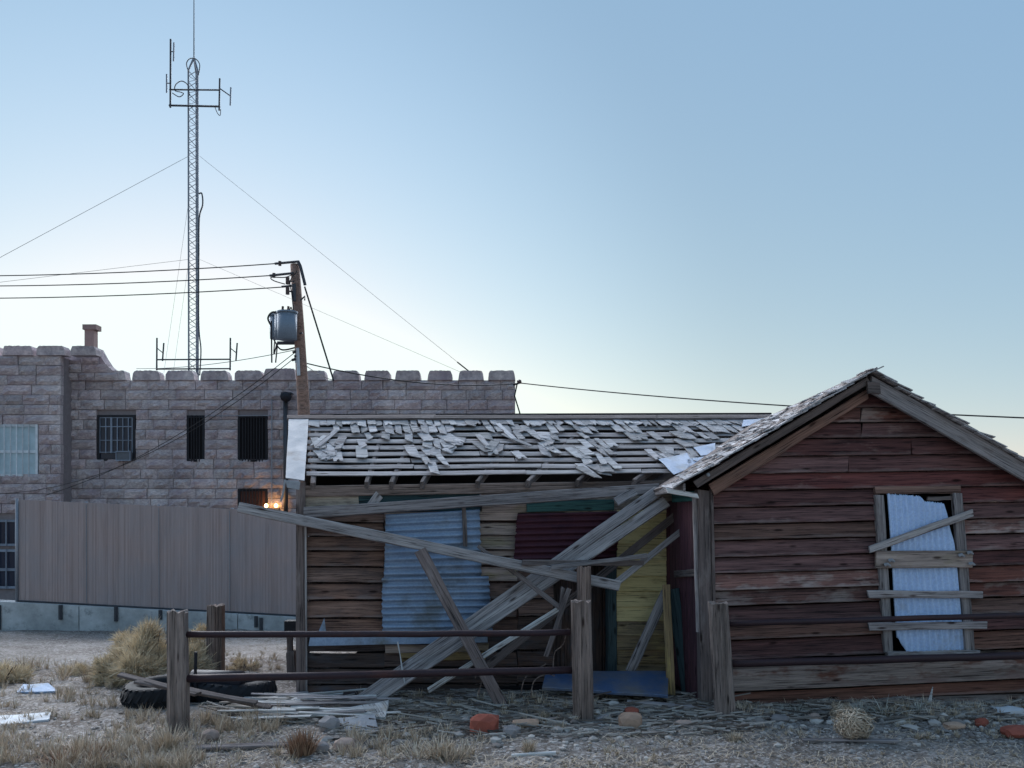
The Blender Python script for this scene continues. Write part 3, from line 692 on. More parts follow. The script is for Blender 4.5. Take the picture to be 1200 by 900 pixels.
# body behind
e0, e1 = W(352, 600), W(828, 600)
def slab(name, pts, thick, mat, par):
    X = pts[1] - pts[0]; N = X.cross(pts[2] - pts[0]).normalized(); c = sum(pts, Vector()) / len(pts); m = len(pts)
    vs = [p - c for p in pts] + [p - c - N * thick for p in pts]
    return meshobj(name, vs, [tuple(range(m)), tuple(range(2 * m - 1, m - 1, -1))] + [(i, i + m, (i + 1) % m + m, (i + 1) % m) for i in range(m)], mat, par, Matrix.Translation(c))
bl = WL + nl * 4.0; br_ = bl + dl * 5.5
b0 = WL.copy(); b0.z = 0
zt = Vector((0, 0, 2.25))
slab('back_wall', [br_ * 1, bl * 1, bl + zt, br_ + zt], .04, M['dark_wall'], shack)
gl = RidL.copy()
for i in range(19):     # boarded left gable
    z0, z1 = -.05 + i * .172, -.05 + (i + 1) * .172 - .006
    def nspan(z): q = 2.0 * max(0, (z - 2.25) / .93); return (q + .03, 4 - q - .03)
    (f0, k0), (f1, k1) = nspan(z0), nspan(z1)
    if k1 - f1 < .1: break
    g = lambda q, z, o: b0 + dl * (.02 - o) + nl * q + Vector((0, 0, z))
    board4('gable_board', g(k1, z1, 0), g(f1, z1, 0), g(f0, z0, .02), g(k0, z0, .02), .02, M['brown_wall'], shack)
bk = nl * 2.1 - Vector((0, 0, 1.0))
slab('roof_back', [RidR, RidL, RidL + bk, RidR + bk], .05, M['void'], shack)  # underside coloured near-black so the batten gaps look unlit
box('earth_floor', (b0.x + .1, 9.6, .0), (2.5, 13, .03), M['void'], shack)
# rafters, battens, ridge
roof = thing_roof = None
REu = RF(785, 562)
def roofst(s, t, off=0): return lerp(lerp(LE, REu, s), lerp(RidL, RidR, s), t) + rn * off
for uu in (366, 424, 452, 486, 549, 608, 668, 737):
    s = (uu - 360) / 425
    board('rafter', roofst(s, .02, -.014), roofst(s, 1, -.014), .045, .09, M['dark_wood'], shack, face=rn, seg=3)
bat = [(494, 493), (502, 501), (509.5, 508.5), (517, 516), (524.3, 523), (531.8, 530.5), (539.3, 538), (547, 545), (554.5, 551.5)]
def valley(v): return 903 - (v - 488) * 1.50
for i, (v0, v1) in enumerate(bat):
    hw = 2.15
    ul = 360 + rnd(-3, 2); ur = valley(v1) + 10
    cuts = sorted([ul, ur] + [rnd(430, 760) for _ in range(2)])
    for a, b in zip(cuts[:-1], cuts[1:]):
        f = lambda u: lerp(v0, v1, (u - 360) / 440) + rnd(-.3, .3)
        fa, fb_ = f(a), f(b)
        board4('roof_batten', RF(a, fa - hw), RF(b - .5, fb_ - hw), RF(b - .5, fb_ + hw), RF(a, fa + hw), .010, M['batten'], shack, seg=6, jag=.006, wave=.004)
for a, b in ((337, 392), (390, 510), (508, 640), (637, 770), (768, 912)):
    board4('ridge_board', RF(a, 486.0 + rnd(-.4, .4), .05), RF(b, 485.6 + rnd(-.4, .4), .05), RF(b, 490, .05), RF(a, 490, .05), .03, M['dark_wood'], shack, seg=5)
board4('barge_flashing', RF(338.5, 489, .04), RF(362, 490, .04), RF(357, 563, .06), RF(335, 560, .06), .01, M['flash'], shack, seg=3)
board4('barge_end', W(334, 563, .2), W(352, 564, .2), W(350, 574, .2), W(336, 572, .2), .02, M['flash'], shack, seg=2)
tube('gutter_wire', [W(334, 562, .2), W(332, 577, .2), W(329, 588, .2)], .012, M['flash'], shack)
# shingles: a few meshes reused
shm = []
for k in range(14):
    w, h, t = rnd(.11, .19), rnd(.44, .56), .010
    sk = rnd(-.02, .02); vs = []
    nb_ = 4
    curl = rnd(.0, .018); cside = rnd(-.02, .02)
    cols = []
    for i in range(nb_ + 1):
        f = i / nb_; x = (f - .5) * w
        yb = -h / 2 + rnd(-.008, .008) + sk * (f - .5) * 2
        if random.random() < .12: yb += rnd(.02, .09)
        cols.append([(x, h / 2 + rnd(-.01, .01), 0), (x, 0, .004), (x, yb, curl + cside * (f - .5) * 2)])
    for c in cols: vs += c
    n = len(vs); vs += [(x, y_, z - t) for x, y_, z in vs]; fs = []
    for i in range(nb_):
        for j in range(2):
            a = i * 3 + j; q = (a, a + 1, a + 4, a + 3); fs.append(q); fs.append(tuple(n + z for z in q[::-1]))
    for i in range(nb_): a = i * 3; fs.append((a + 2, a + 2 + n, a + 5 + n, a + 5)); fs.append((a, a + 3, a + 3 + n, a + n))
    for a0_ in (0, nb_ * 3):
        for j in range(2): a = a0_ + j; fs.append((a, a + n, a + n + 1, a + 1) if a0_ == 0 else (a, a + 1, a + 1 + n, a + n))
    me = bpy.data.meshes.new('shingle'); me.from_pydata(vs, [], fs); me.update(); me.materials.append(M['shingle']); shm.append(me)
updir = (RidL - LE); updir = (updir - rn * updir.dot(rn)).normalized(); along = updir.cross(rn).normalized()
def shingle_on(p, n, upd, par, rot, sc=(1, 1, 1), lift=0, tilt=.06):
    Y = upd; X = Y.cross(n).normalized()
    Mx = Matrix.Identity(4)
    for i in range(3): Mx[i][0], Mx[i][1], Mx[i][2], Mx[i][3] = X[i], Y[i], n[i], p[i] + n[i] * lift
    return shared('shingle', random.choice(shm), par, Mx @ Matrix.Rotation(rot, 4, 'Z') @ Matrix.Rotation(-tilt, 4, 'X') @ Matrix.Diagonal((*sc, 1)))
# reach (pixel row) of the surviving shingles along the roof
reach = [(363, 499), (378, 500), (390, 506), (397, 512), (404, 508), (411, 514), (418, 524), (424, 534), (430, 516), (440, 512), (448, 506), (452, 518), (458, 505), (466, 500), (473, 510), (480, 532), (488, 541),
         (497, 542), (505, 553), (512, 548), (518, 538), (524, 528), (530, 502), (538, 500), (544, 507), (551, 506), (556, 500), (562, 508), (568, 516), (574, 512), (580, 500), (586, 507), (592, 505), (600, 512), (610, 515), (620, 520), (632, 518), (640, 525), (648, 528),
         (655, 512), (668, 510), (676, 512), (684, 540), (692, 548), (700, 555), (706, 540), (712, 530), (720, 525), (730, 510), (742, 520), (752, 510), (765, 512), (775, 520), (785, 518), (796, 520), (806, 532), (816, 522), (830, 520), (845, 518), (870, 505), (895, 492)]
extra = [(376, 524, 4), (386, 527, 3), (395, 521, 4), (380, 535, 2), (377, 516, 1), (392, 534, 2), (523, 517, 3), (530, 522, 3), (535, 515, 2), (562, 525, 1), (575, 530, 1), (580, 522, 2), (607, 533, 1), (640, 527, 2), (676, 535, 2), (690, 551, 2), (702, 552, 2), (711, 551, 1), (716, 548, 1), (768, 535, 2), (790, 541, 3), (800, 548, 2), (640, 520, 2), (810, 540, 3), (780, 528, 3)]
nsh = 0
def reach_at(u):
    for (a, x), (b, y_) in zip(reach[:-1], reach[1:]):
        if a <= u <= b: return lerp(x, y_, (u - a) / (b - a))
    return 490
spots = []
row = 0; v = 494.5
while v < 560:
    u = 364 + rnd(0, 6)
    while u < valley(v) - 3:
        rc = reach_at(u)
        if v < rc + rnd(-4, 3) and random.random() < (.95 if v < 500 else .70): spots.append((u, v, rnd(-.05, .05) if v < 505 else rnd(-.14, .14)))
        u += rnd(8, 11.5) if v < 505 else rnd(8, 11)
    v += 8.2 + row * .35; row += 1
for (u, v, n) in extra:
    for k in range(n): spots.append((u + rnd(-5, 5), v + rnd(-4, 4), rnd(-.4, .4)))
for (u, v, a) in spots[:298]:
    shingle_on(RF(u, v, .012), rn, updir, shack, a, lift=rnd(.004, .016), sc=(rnd(.5, .85), rnd(.6, .95), 1), tilt=rnd(.012, .035)); nsh += 1
for (u, v, u2, v2) in ((583, 496, 603, 514), (395, 503, 372, 523), (560, 509, 572, 522), (588, 508, 622, 522), (806, 541, 822, 545)):
    board('loose_lath', RF(u, v, .04), RF(u2, v2, .05), .07, .01, M['shingle'], shack, face=rn, seg=3)
# tin scraps in the valley
for q in (((772, 538), (806, 531), (812, 548), (790, 556)), ((812, 524), (838, 519), (840, 532), (822, 534)), ((872, 492), (904, 489), (893, 497), (868, 500)), ((806, 538), (828, 534), (826, 545), (806, 548))):
    board4('tin_scrap', *[RF(a, b, .05) for a, b in q], .004, M['tin'], shack, seg=3, jag=.01)

# ------------------------------------------------------------------ gable shed
YS = R(5.7); ds = Vector((math.cos(YS), math.sin(YS), 0)); ns_ = Vector((-math.sin(YS), math.cos(YS), 0))
SP = Vector((ux(818, 8.77), 8.77, 0))
def S(u, v, off=0): return hit(u, v, SP - ns_ * off, ns_)
shed = thing('gabled_shed', S(1020, 820), 'red brown board shed with gable roof and boarded window patched with pale tin', 'shed')
def sl_v(v): return v - 365 * (.010 + (v - 514) * .00012)
def lv(v0, u): return lerp(v0, sl_v(v0), (u - 835) / 365)
vk = [462] + [478, 496, 514.5, 535, 555, 575, 595, 614.5, 633.5, 653, 672, 692, 711, 731, 751, 775, 812, 828]
uL = lambda v: max(835, 1020 - (v - 458) * 1.60); uR = lambda v: min(1232, 1026 + (v - 458) * 1.76)
greyrows = {11: .5, 12: .5, 16: 1, 17: 1}
for i in range(len(vk) - 1):
    a, b = vk[i] + (1.0 if i else 0), vk[i + 1] - rnd(-.2, 1.0)
    al, ar, bl_, brr = uL(a), uR(a), uL(b), uR(b)
    if i == 0: al, ar = 1016, 1026
    pieces = []
    if b < 580:
        cut = {2: 1010, 3: 1068, 4: 994, 1: 1009}.get(i)
        if cut: pieces = [(al, cut - .5, cut - .5, bl_), (cut + .5, ar, brr, cut + .5)]
        else: pieces = [(al, ar, brr, bl_)]
    elif a < 764:
        pieces = [(al, 1030 + (a - 580) * .06, 1030 + (b - 580) * .06, bl_), (1124 + (a - 580) * .06, ar, brr, 1124 + (b - 580) * .06)]
    else: pieces = [(al, ar, brr, bl_)]
    for k, (p, q, q2, p2) in enumerate(pieces):
        mt_name = 'red_siding'
        if i in (16,): mt_name = 'grey_siding'
        elif random.random() < .14: mt_name = 'rust_siding'
        elif i in (8, 11, 12) or random.random() < .08: mt_name = 'mixed_siding'
        elif i in (13, 15) and k == len(pieces) - 1 or False: mt_name = 'rust_siding'
        elif i == 17: mt_name = 'mixed_siding'
        board4('siding_board', S(p, lv(a, p), .0), S(q, lv(a, q), 0), S(q2, lv(b, q2), .032), S(p2, lv(b, p2), .032), .022, M[mt_name], shed, seg=10, jag=.0035, wave=.003)
board4('sill_beam', S(870, 822, .02), S(1235, 813, .02), S(1235, 830, .02), S(870, 836, .02), .12, M['grey_siding'], shed)
# inner dark box (side and back walls)
c0 = S(822, 600); c0.z = 0; c1 = S(1232, 600); c1.z = 0
hz = Vector((0, 0, 2.12)); up0 = Vector((0, 0, -.05))
for i in range(9):
    d0, d1 = .04 + i * .375, .04 + i * .375 + .365
    board4('side_board', c0 + hz + ns_ * d1, c0 + hz + ns_ * d0, c0 + ns_ * d0, c0 + ns_ * d1, .03, M['maroon'], shed, seg=5, jag=.004)
def SD(u, v, off=0): return hit(u, v, c0 - ds * off, ds)
board4('side_rail', SD(790, 669, .03), SD(819, 666, .03), SD(819, 675, .03), SD(790, 677, .03), .03, M['dark_wood'], shed)
board4('side_header', SD(787, 578, .03), SD(818, 575, .03), SD(818, 587, .03), SD(787, 589, .03), .03, M['teal'], shed)
slab('side_wall', [c1 + ns_ * .03, c1 + ns_ * 3.4, c1 + hz + ns_ * 3.4, c1 + hz + ns_ * .03], .03, M['red_siding'], shed)
apx = (c0 + c1) / 2; apx.z = 3.2
slab('back_wall', [c1 + ns_ * 3.4, c0 + ns_ * 3.4, c0 + hz + ns_ * 3.4, apx + ns_ * 3.4, c1 + hz + ns_ * 3.4], .03, M['red_siding'], shed)
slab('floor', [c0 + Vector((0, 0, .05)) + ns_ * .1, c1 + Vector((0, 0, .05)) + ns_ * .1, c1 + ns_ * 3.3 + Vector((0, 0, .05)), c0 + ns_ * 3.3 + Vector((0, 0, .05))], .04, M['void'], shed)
# corner boards
board4('corner_post', S(818, 574, .06), S(832, 574, .06), S(836, 829, .06), S(822, 829, .06), .12, M['dark_wood'], shed, seg=7)
board4('corner_trim', S(832.5, 574, .05), S(836.5, 574, .05), S(841, 826, .05), S(837, 826, .05), .03, M['dark_wood'], shed, seg=5)
board4('corner_trim', S(812.5, 583, .03), S(818, 583, .03), S(822, 740, .03), S(816.5, 740, .03), .03, M['grey_wood'], shed, seg=5)
# roof decks
RA, RB = S(1021, 436.5, .22), S(801, 565.5, .22)
RC = S(1240, 566, .22)
bkv = ns_ * 3.7; drop = Vector((0, 0, -.26))
slabL = slab('roof_deck', [RA, RB, RB + bkv + drop, RA + bkv + drop], .03, M['dark_wood'], shed)
slab('roof_deck', [RC, RA, RA + bkv + drop, RC + bkv + drop], .03, M['dark_wood'], shed)
sn = (RB - RA).cross(bkv + drop).normalized()
if sn.z < 0: sn = -sn
upS = (RA - RB).normalized()
# shingles: rows from the eave up, along the depth
rows = 15; cnt = 0
for r_ in range(rows):
    f = (r_ + .35) / rows
    base = lerp(RB, RA, f); dmax = lerp(.35, 2.6, f); d = -.03 + rnd(0, .05)
    while d < dmax and cnt < 285:
        p = base + (bkv + drop).normalized() * d
        shingle_on(p, sn, upS, shed, rnd(-.06, .06), lift=.012 + rnd(0, .006), sc=(rnd(.8, 1.05), rnd(.6, .75), 1.2), tilt=rnd(.03, .08)); cnt += 1
        d += rnd(.10, .17)
snR = (bkv + drop).cross(RC - RA).normalized()
if snR.z < 0: snR = -snR
upR = (RA - RC).normalized()
for r_ in range(14):
    f = (r_ + .3) / 14; base = lerp(RC, RA, f)
    for d in (.02, .16):
        shingle_on(base + ns_ * d, snR, upR, shed, rnd(-.06, .06), lift=.012 + rnd(0, .01), sc=(rnd(.85, 1.05), rnd(.6, .75), 1), tilt=rnd(.02, .06))
for k in range(6):
    p = RA + (bkv + drop) * ((k + .5) / 6) + Vector((0, 0, .02))
    if k < 5: board('ridge_cap', RA + (bkv + drop) * (k / 6) + Vector((0, 0, .025)) - (ns_ * .03 if k == 0 else Vector()), RA + (bkv + drop) * ((k + 1) / 6) + Vector((0, 0, .025)), .12, .015, M['grey_wood'], shed, face=Vector((-.5, 0, .8)), seg=2)
# rake boards
board4('rake_board', S(812, 564, .20), S(1017, 441.5, .20), S(1020, 449, .20), S(817, 572, .20), .03, M['dark_wood'], shed, seg=7)
board4('rake_board', S(832, 567, .09), S(1016, 456, .09), S(1019, 467, .09), S(838, 580, .09), .025, M['rake_brown'], shed, seg=7)
board4('rake_board', S(1023, 441, .21), S(1238, 561, .21), S(1236, 583, .21), S(1021, 460, .21), .035, M['grey_wood'], shed, seg=8)
board4('rake_block', S(1017, 447, .235), S(1031, 448, .235), S(1031, 461, .235), S(1017, 461, .235), .03, M['dark_wood'], shed, seg=2)
board4('eave_board', S(781, 572, .22), S(818, 578, .22), S(818, 584, .22), S(783, 578, .22), .03, M['pale_wood'], shed, seg=3)
board('eave_fascia', RB + Vector((0, 0, -.05)), RB + bkv * .5 + Vector((0, 0, -.07)), .08, .02, M['grey_wood'], shed, face=-ds, seg=4)
tube('nail_head', [S(830, 556.5, .24), S(830, 556.5, .2)], .02, M['flash'], shed, 8)
# window: black plate standing in for the shade inside, frame, tin, boards
wv = thing_w = box('dark_inside_plate', S(1037, 764, -.5), S(1137, 578, -.5) + Vector((0, .02, 0)), M['void'], shed)
def sb(name, q, off, t, mat, par=shed, **kw): return board4(name, *[S(a, b, off) for a, b in q], t, M[mat], par, **kw)
wf = sb('window_frame', ((1026, 570), (1125, 569), (1126, 578), (1027, 579)), .05, .04, 'rake_brown')
sb('jamb', ((1026, 579), (1036, 579), (1047, 765), (1037, 765)), .055, .05, 'grey_wood', wf)
sb('jamb', ((1117, 578), (1128, 578), (1143, 763), (1132, 763)), .055, .05, 'grey_wood', wf)
sb('lintel_strip', ((1088, 582), (1117, 581), (1118, 586), (1088, 587)), .03, .02, 'dark_wood', wf)
sb('sill', ((1040, 764), (1148, 762), (1148, 768), (1040, 770)), .07, .07, 'grey_wood', wf)
def corr_cut():
    X = 11; tl, tr, br, bl = S(1039, 576, .035), S(1112, 576, .035), S(1131, 765, .035), S(1052, 766, .035)
    Xa = (tr + br) - (tl + bl); U = (tl + tr) - (bl + br); N = Xa.cross(U).normalized(); o = (tl + tr + br + bl) / 4
    Mx = frame_M(o, Xa, N); Mi = Mx.inverted(); na, nb = 88, 60; vs, fs = [], []
    rag = [rnd(-.006, .006) for _ in range(na + 1)]
    for j in range(nb + 1):
        for i in range(na + 1):
            s, q = i / na, j / nb
            t0 = .012 + .028 * s + (.03 * sstep(.58, .66, s)) + rag[i]; t1 = 1 - .10 * (1 - sstep(0, .16, s)) + rag[-i] * .5
            t = lerp(t0, t1, q); s *= lerp(.90, 1, sstep(.02, .34, t)); p = Mi @ lerp(lerp(tl, tr, s), lerp(bl, br, s), t); p.z += .012 * math.sin(s * 11 * 2 * math.pi) + .008 * math.sin(s * 5 + t * 6); vs.append(p)
    for j in range(nb):
        for i in range(na):
            a = j * (na + 1) + i; fs.append((a, a + na + 1, a + na + 2, a + 1))
    ob = meshobj('tin_sheet', vs, fs, M['tin_pale'], shed, Mx, smooth=True); md = ob.modifiers.new('sheet', 'SOLIDIFY'); md.thickness = .003
corr_cut()
sb('nailed_board', ((1018, 640), (1140, 596.5), (1142, 605), (1021, 648)), .10, .022, 'grey_wood', wf)
sb('nailed_board', ((1028, 646), (1141, 645), (1141, 665), (1028, 666)), .09, .03, 'tan_wall', wf)
sb('nailed_board', ((1017, 692), (1153, 693), (1153, 701), (1018, 701)), .085, .022, 'grey_wood', wf)
sb('nailed_board', ((1018, 730), (1157, 728), (1157, 737), (1019, 739)), .085, .022, 'grey_wood', wf)
for (uu, vv) in ((1045, 657), (1040, 662), (1127, 651), (1137, 648), (1139, 661)): tube('rag_knot', [S(uu - 3, vv, .11), S(uu, vv - 1, .13), S(uu + 3, vv + 1, .11)], .02, M['flash'], wf, 6, r1=.012)

# ------------------------------------------------------------------ pipe rail fence and loose post
def wpost(name, top, bot, r, par, seed, lean=0, mat='post_wood'):
    n = 22; m = 9; vs, fs = [], []
    gro = [1 - (.14 if random.random() < .22 else rnd(0, .045)) for _ in range(n)]
    for k in range(m):
        t = k / (m - 1); c = lerp(bot, top, t) - bot
        for j in range(n):
            an = 2 * math.pi * j / n
            sq = 1 / max(abs(math.cos(an)), abs(math.sin(an))) ** .35
            rr = r * gro[j] * sq * .93 * (1 + .05 * mnoise.noise(Vector((math.cos(an), math.sin(an) + seed, t * 3)))) * (1.04 - .07 * t)
            z = rnd(-.02, .012) if k == m - 1 else 0
            vs.append(Vector((c.z + z, c.x + rr * math.cos(an), c.y + rr * math.sin(an))))  # local X = up
    for k in range(m - 1):
        for j in range(n):
            j2 = (j + 1) % n; fs.append((k * n + j, k * n + j2, (k + 1) * n + j2, (k + 1) * n + j))
    vs.append(Vector(((top - bot).z - .012, (top - bot).x, (top - bot).y))); ti = len(vs) - 1
    for j in range(n): fs.append(((m - 1) * n + j, (m - 1) * n + (j + 1) % n, ti))
    Mx = Matrix(((0, 1, 0, bot.x), (0, 0, 1, bot.y), (1, 0, 0, bot.z), (0, 0, 0, 1)))
    return meshobj(name, vs, fs, M[mat], par, Mx)
fence = thing('rail_fence', P(683, 845, 8.16), 'low fence of weathered wooden posts and two rusty pipe rails before the shacks', 'fence')
A_D, C_D, D_D = 7.84, 8.16, 8.33
wpost('post', P(208, 716, A_D), P(209, 868, A_D), .102, fence, 1)
wpost('post', P(680.5, 704, C_D), P(684, 858, C_D), .108, fence, 2)
wpost('post', P(841, 706, D_D), P(851, 852, D_D), .106, fence, 3)
def rail(a, b, r, bend=0):
    pts = [lerp(a, b, i / 10) + Vector((0, 0, bend * math.sin(i / 10 * math.pi) + rnd(-.003, .003))) for i in range(11)]
    tube('pipe_rail', pts, r, M['pipe'], fence, 12)
rail(P(216, 743, A_D), P(668, 741, C_D), .030, -.01); rail(P(216, 795.5, A_D), P(670, 785, C_D), .036)
rail(P(850, 731, D_D + .02), P(1400, 715, 8.9), .029); rail(P(850, 778, D_D + .02), P(1400, 763, 8.9), .038)
wpost('post', P(1408, 690, 8.9), P(1408, 842, 8.9), .105, fence, 4)
wp2 = wpost('wooden_post', P(253, 709, 10.4), P(252, 800, 10.4), .115, None, 5)
tag(wp2, 'short weathered post standing alone behind the left fence post', 'post')
gp = thing('box_on_stake', P(338, 790, 10.2), 'small dark metal box on a stake left of the shack corner', 'box')
box('metal_box', P(333, 745, 10.2), P(349, 728, 10.2) + Vector((0, .15, 0)), M['iron'], gp)
board('stake', P(339, 745, 10.22), P(339, 786, 10.22), .07, .05, M['dark_wood'], gp); board('footing', P(340, 764, 10.18), P(341, 789, 10.18), .1, .08, M['dark_wood'], gp)

# ------------------------------------------------------------------ fallen planks (each its own thing)
def plank(pxa, Da, pxb, Db, w, t, mat, label, name='fallen_plank', group=None, face=Vector((0, -1, .15)), **kw):
    o = board(name, P(*pxa, Da), P(*pxb, Db), w, t, M[mat], None, face=face, **kw)
    return tag(o, label, 'plank', group)
plank((279, 594), 9.0, (727, 687), 9.05, .11, .06, 'grey_wood', 'very long grey beam slanting down across both tin patches to the door', seg=9)
plank((355, 601), 9.02, (772, 572), 9.75, .12, .05, 'grey_wood', 'long grey board hanging almost level just under the roof edge', seg=9, bow=-.01)
plank((492, 645), 8.92, (590, 830), 8.6, .125, .05, 'dark_wood', 'dark plank leaning steeply against the lower blue tin sheet', seg=6)
plank((771, 575), 9.62, (419, 823), 8.8, .125, .035, 'grey_wood', 'wide grey board sloping from the eave down left, upper of the big pair', seg=9, face=Vector((0, -1, .35)))
plank((781, 587), 9.60, (430, 824), 8.75, .13, .035, 'grey_wood', 'wide grey board sloping from the eave down left, lower of the big pair', seg=9, face=Vector((0, -1, .35)))
plank((795, 602), 9.78, (560, 790), 9.2, .09, .035, 'dark_wood', 'dark narrow board under the pair of big sloping boards', seg=6)
plank((660, 710), 9.05, (502, 809), 8.72, .055, .03, 'pale_wood', 'pale narrow board poking out below the big sloping boards', seg=6)
plank((798, 623), 9.55, (722, 683), 9.15, .07, .03, 'grey_wood', 'short grey board crossing the yellow wall at a slant', seg=5)
plank((646, 665), 8.95, (758, 651), 9.25, .05, .025, 'grey_wood', 'short grey splintered board lying crosswise over the big sloping boards', seg=5)
plank((612, 659), 9.0, (755, 660), 9.3, .06, .03, 'dark_wood', 'dark splintered board under the short grey crosswise board', seg=5)
plank((738, 788), 9.5, (781, 693), 9.72, .11, .025, 'grey_wood', 'flat grey board leaning on the yellow wall by the door', seg=5)
plank((781, 686), 9.40, (787, 814), 9.2, .085, .04, 'yellow_worn', 'upright yellowish board with pale edge beside the red door', seg=5)
plank((789, 690), 9.5, (808, 822), 9.3, .13, .04, 'teal_dark', 'dark teal board leaning beside the upright yellowish board', seg=5)
plank((667, 690), 8.80, (640, 770), 8.7, .05, .03, 'dark_wood', 'thin dark stick hanging left of the middle fence post', seg=4)
plank((660, 688), 8.85, (655, 740), 8.75, .04, .03, 'dark_wood', 'short thin stick beside the hanging dark stick', seg=4)
plank((604, 671), 9.12, (656, 712), 8.9, .05, .025, 'dark_wood', 'thin dark lath sloping right over the wide sloping boards', seg=4)
plank((560, 640), 9.2, (605, 673), 9.12, .04, .02, 'dark_wood', 'small dark lath beside the lower end of the upper tin sheet', seg=4)
plank((798, 725), 9.5, (822, 732), 9.3, .08, .03, 'dark_wood', 'short board at the foot of the red door, upper one', seg=3)
plank((800, 752), 9.5, (824, 762), 9.3, .08, .03, 'grey_wood', 'short board at the foot of the red door, middle one', seg=3)
plank((808, 792), 9.4, (826, 788), 9.2, .07, .03, 'grey_wood', 'short board at the foot of the red door, lowest one', seg=3)
plank((745, 575), 9.7, (722, 588), 9.6, .1, .03, 'grey_wood', 'short grey board wedged under the eave above the red tin', seg=3)
plank((466, 752), 9.0, (474, 800), 8.8, .012, .012, 'pale_wood', 'thin pale stick upright under the tin strip', seg=3)
stub = wpost('door_post', P(684, 664, 8.9), P(685, 830, 8.9), .085, None, 9)
tag(stub, 'squared post stub standing right behind the middle fence post', 'post')
# blue metal panel on the rubble
bp_ = board4('metal_panel', P(640, 787, 9.3), P(783, 787, 9.45), P(784, 816, 8.75), P(636, 806, 8.7), .03, M['tin_blue'], None, seg=8, wave=.012, bow=.02)
tag(bp_, 'bright blue metal panel lying on rubble below the yellow wall', 'metal panel')

# ------------------------------------------------------------------ tyres and black pipe
def tyre(c, r, h, label, tilt, seed):
    t = thing('tractor_tyre', c, label, 'tyre')
    Rm = Matrix.Translation(c) @ Matrix.Rotation(tilt[0], 4, 'X') @ Matrix.Rotation(tilt[1], 4, 'Y')
    n, m = 40, 10; vs, fs = [], []
    for i in range(n):
        a = 2 * math.pi * i / n
        for j in range(m):
            b = 2 * math.pi * j / m
            ca, sa = math.cos(b), math.sin(b)
            rr = r * .74 + r * .24 * math.copysign(abs(ca) ** .6, ca); z = h / 2 * math.copysign(abs(sa) ** .7, sa)
            vs.append((rr * math.cos(a), rr * math.sin(a), z + h / 2))
    for i in range(n):
        for j in range(m):
            i2, j2 = (i + 1) % n, (j + 1) % m; fs.append((i * m + j, i2 * m + j, i2 * m + j2, i * m + j2))
    meshobj('carcass', vs, fs, M['black_rubber'], t, Rm, smooth=True)
    vs, fs = [], []
    for k in range(26):
        a = 2 * math.pi * k / 26
        for s in (-1, 1):
            a2 = a + (.12 if s > 0 else 0)
            for lo, hi in ((.02, .52),):
                q = []
                for (f, da) in ((0, 0), (1, .20)):
                    z = h / 2 + s * h * lerp(.0, .5, f) * .96; rad = r * lerp(1.03, .93, f * f)
                    for dd in (-.035, .035):
                        for rr in (rad * .9, rad):
                            an = a2 + da + dd; q.append(Vector((rr * math.cos(an), rr * math.sin(an), z)))
                b0 = len(vs); vs += q
                fs += [tuple(b0 + x for x in f_) for f_ in ((0, 1, 3, 2), (4, 6, 7, 5), (1, 5, 7, 3), (0, 2, 6, 4), (0, 4, 5, 1), (2, 3, 7, 6))]
    meshobj('tread_lug', vs, fs, M['black_rubber'], t, Rm)['kind'] = 'stuff'
g1 = G(172, 833); tyre(g1 + Vector((-.02, .40, -.03)), .38, .25, 'black lugged tractor tyre lying flat left of the left fence post', (.06, -.05), 1)
g2 = G(255, 828); tyre(g2 + Vector((0, .5, -.05)), .44, .25, 'second black tyre lying right behind the left fence post', (.0, .06), 2)
bpz = G(262, 812)
tag(tube('black_pipe', [P(226, 795, 9.0), P(284, 797, 8.95)], .095, M['black_plastic'], None, 14), 'short fat black pipe resting on the tyre behind the lower rail', 'pipe')
for (a, b, D0, D1, l) in (((140, 789), (232, 812), 8.6, 8.2, 'dark lath lying over the tyre, upper left one'), ((160, 797), (300, 822), 8.45, 8.2, 'dark lath lying over both tyres towards the laths'), ((205, 803), (318, 828), 8.5, 8.25, 'dark board lying over the second tyre')):
    plank(a, D0, b, D1, .07, .025, 'dark_wood', l, seg=4, face=Vector((0, -.3, 1)))
tag(tube('iron_stake', [P(229.5, 764, 8.9), P(228.5, 815, 8.9)], .018, M['iron'], None, 6), 'thin dark iron stake upright right of the left fence post', 'stake')

# ------------------------------------------------------------------ lath pile and flat scraps
UP = Vector((0, -.12, 1))
lathlab = 'pale bleached lath in the heap of laths left of the fallen boards'
for k in range(38):
    u0, v0 = rnd(250, 350), rnd(822, 848); ln = rnd(70, 150); an = rnd(-.10, .05)
    a = G(u0, v0, .03 + rnd(0, .09)); b = G(min(u0 + ln, 470), v0 + ln * an * .6, .03 + rnd(0, .07))
    tag(board('lath', a, b, rnd(.025, .06), .01, M[random.choice(['pale_wood', 'pale_wood', 'grey_wood'])], None, face=UP, seg=3), lathlab, 'lath', 'laths in the heap')
plank((352, 820), 8.6, (445, 826), 8.5, .05, .02, 'dark_wood', 'thin dark strip lying along the foot of the shack wall', face=UP, seg=4)
def flat(name, q, zs, mat, label, cat, t=.02, **kw):
    pts = [G(u, v, z) for (u, v), z in zip(q, zs)]
    return tag(board4(name, *pts, t, M[mat], None, **kw), label, cat)
flat('board_scrap', ((398, 838), (456, 832), (452, 846), (420, 846)), (.06, .10, .05, .04), 'pale_wood', 'pale wedge shaped board scrap on top of the lath heap end', 'board', seg=3)
flat('board_scrap', ((392, 848), (440, 847), (444, 862), (406, 858)), (.05, .08, .02, .02), 'flash', 'pale grey square panel scrap leaning under the wedge shaped scrap', 'board', seg=3)
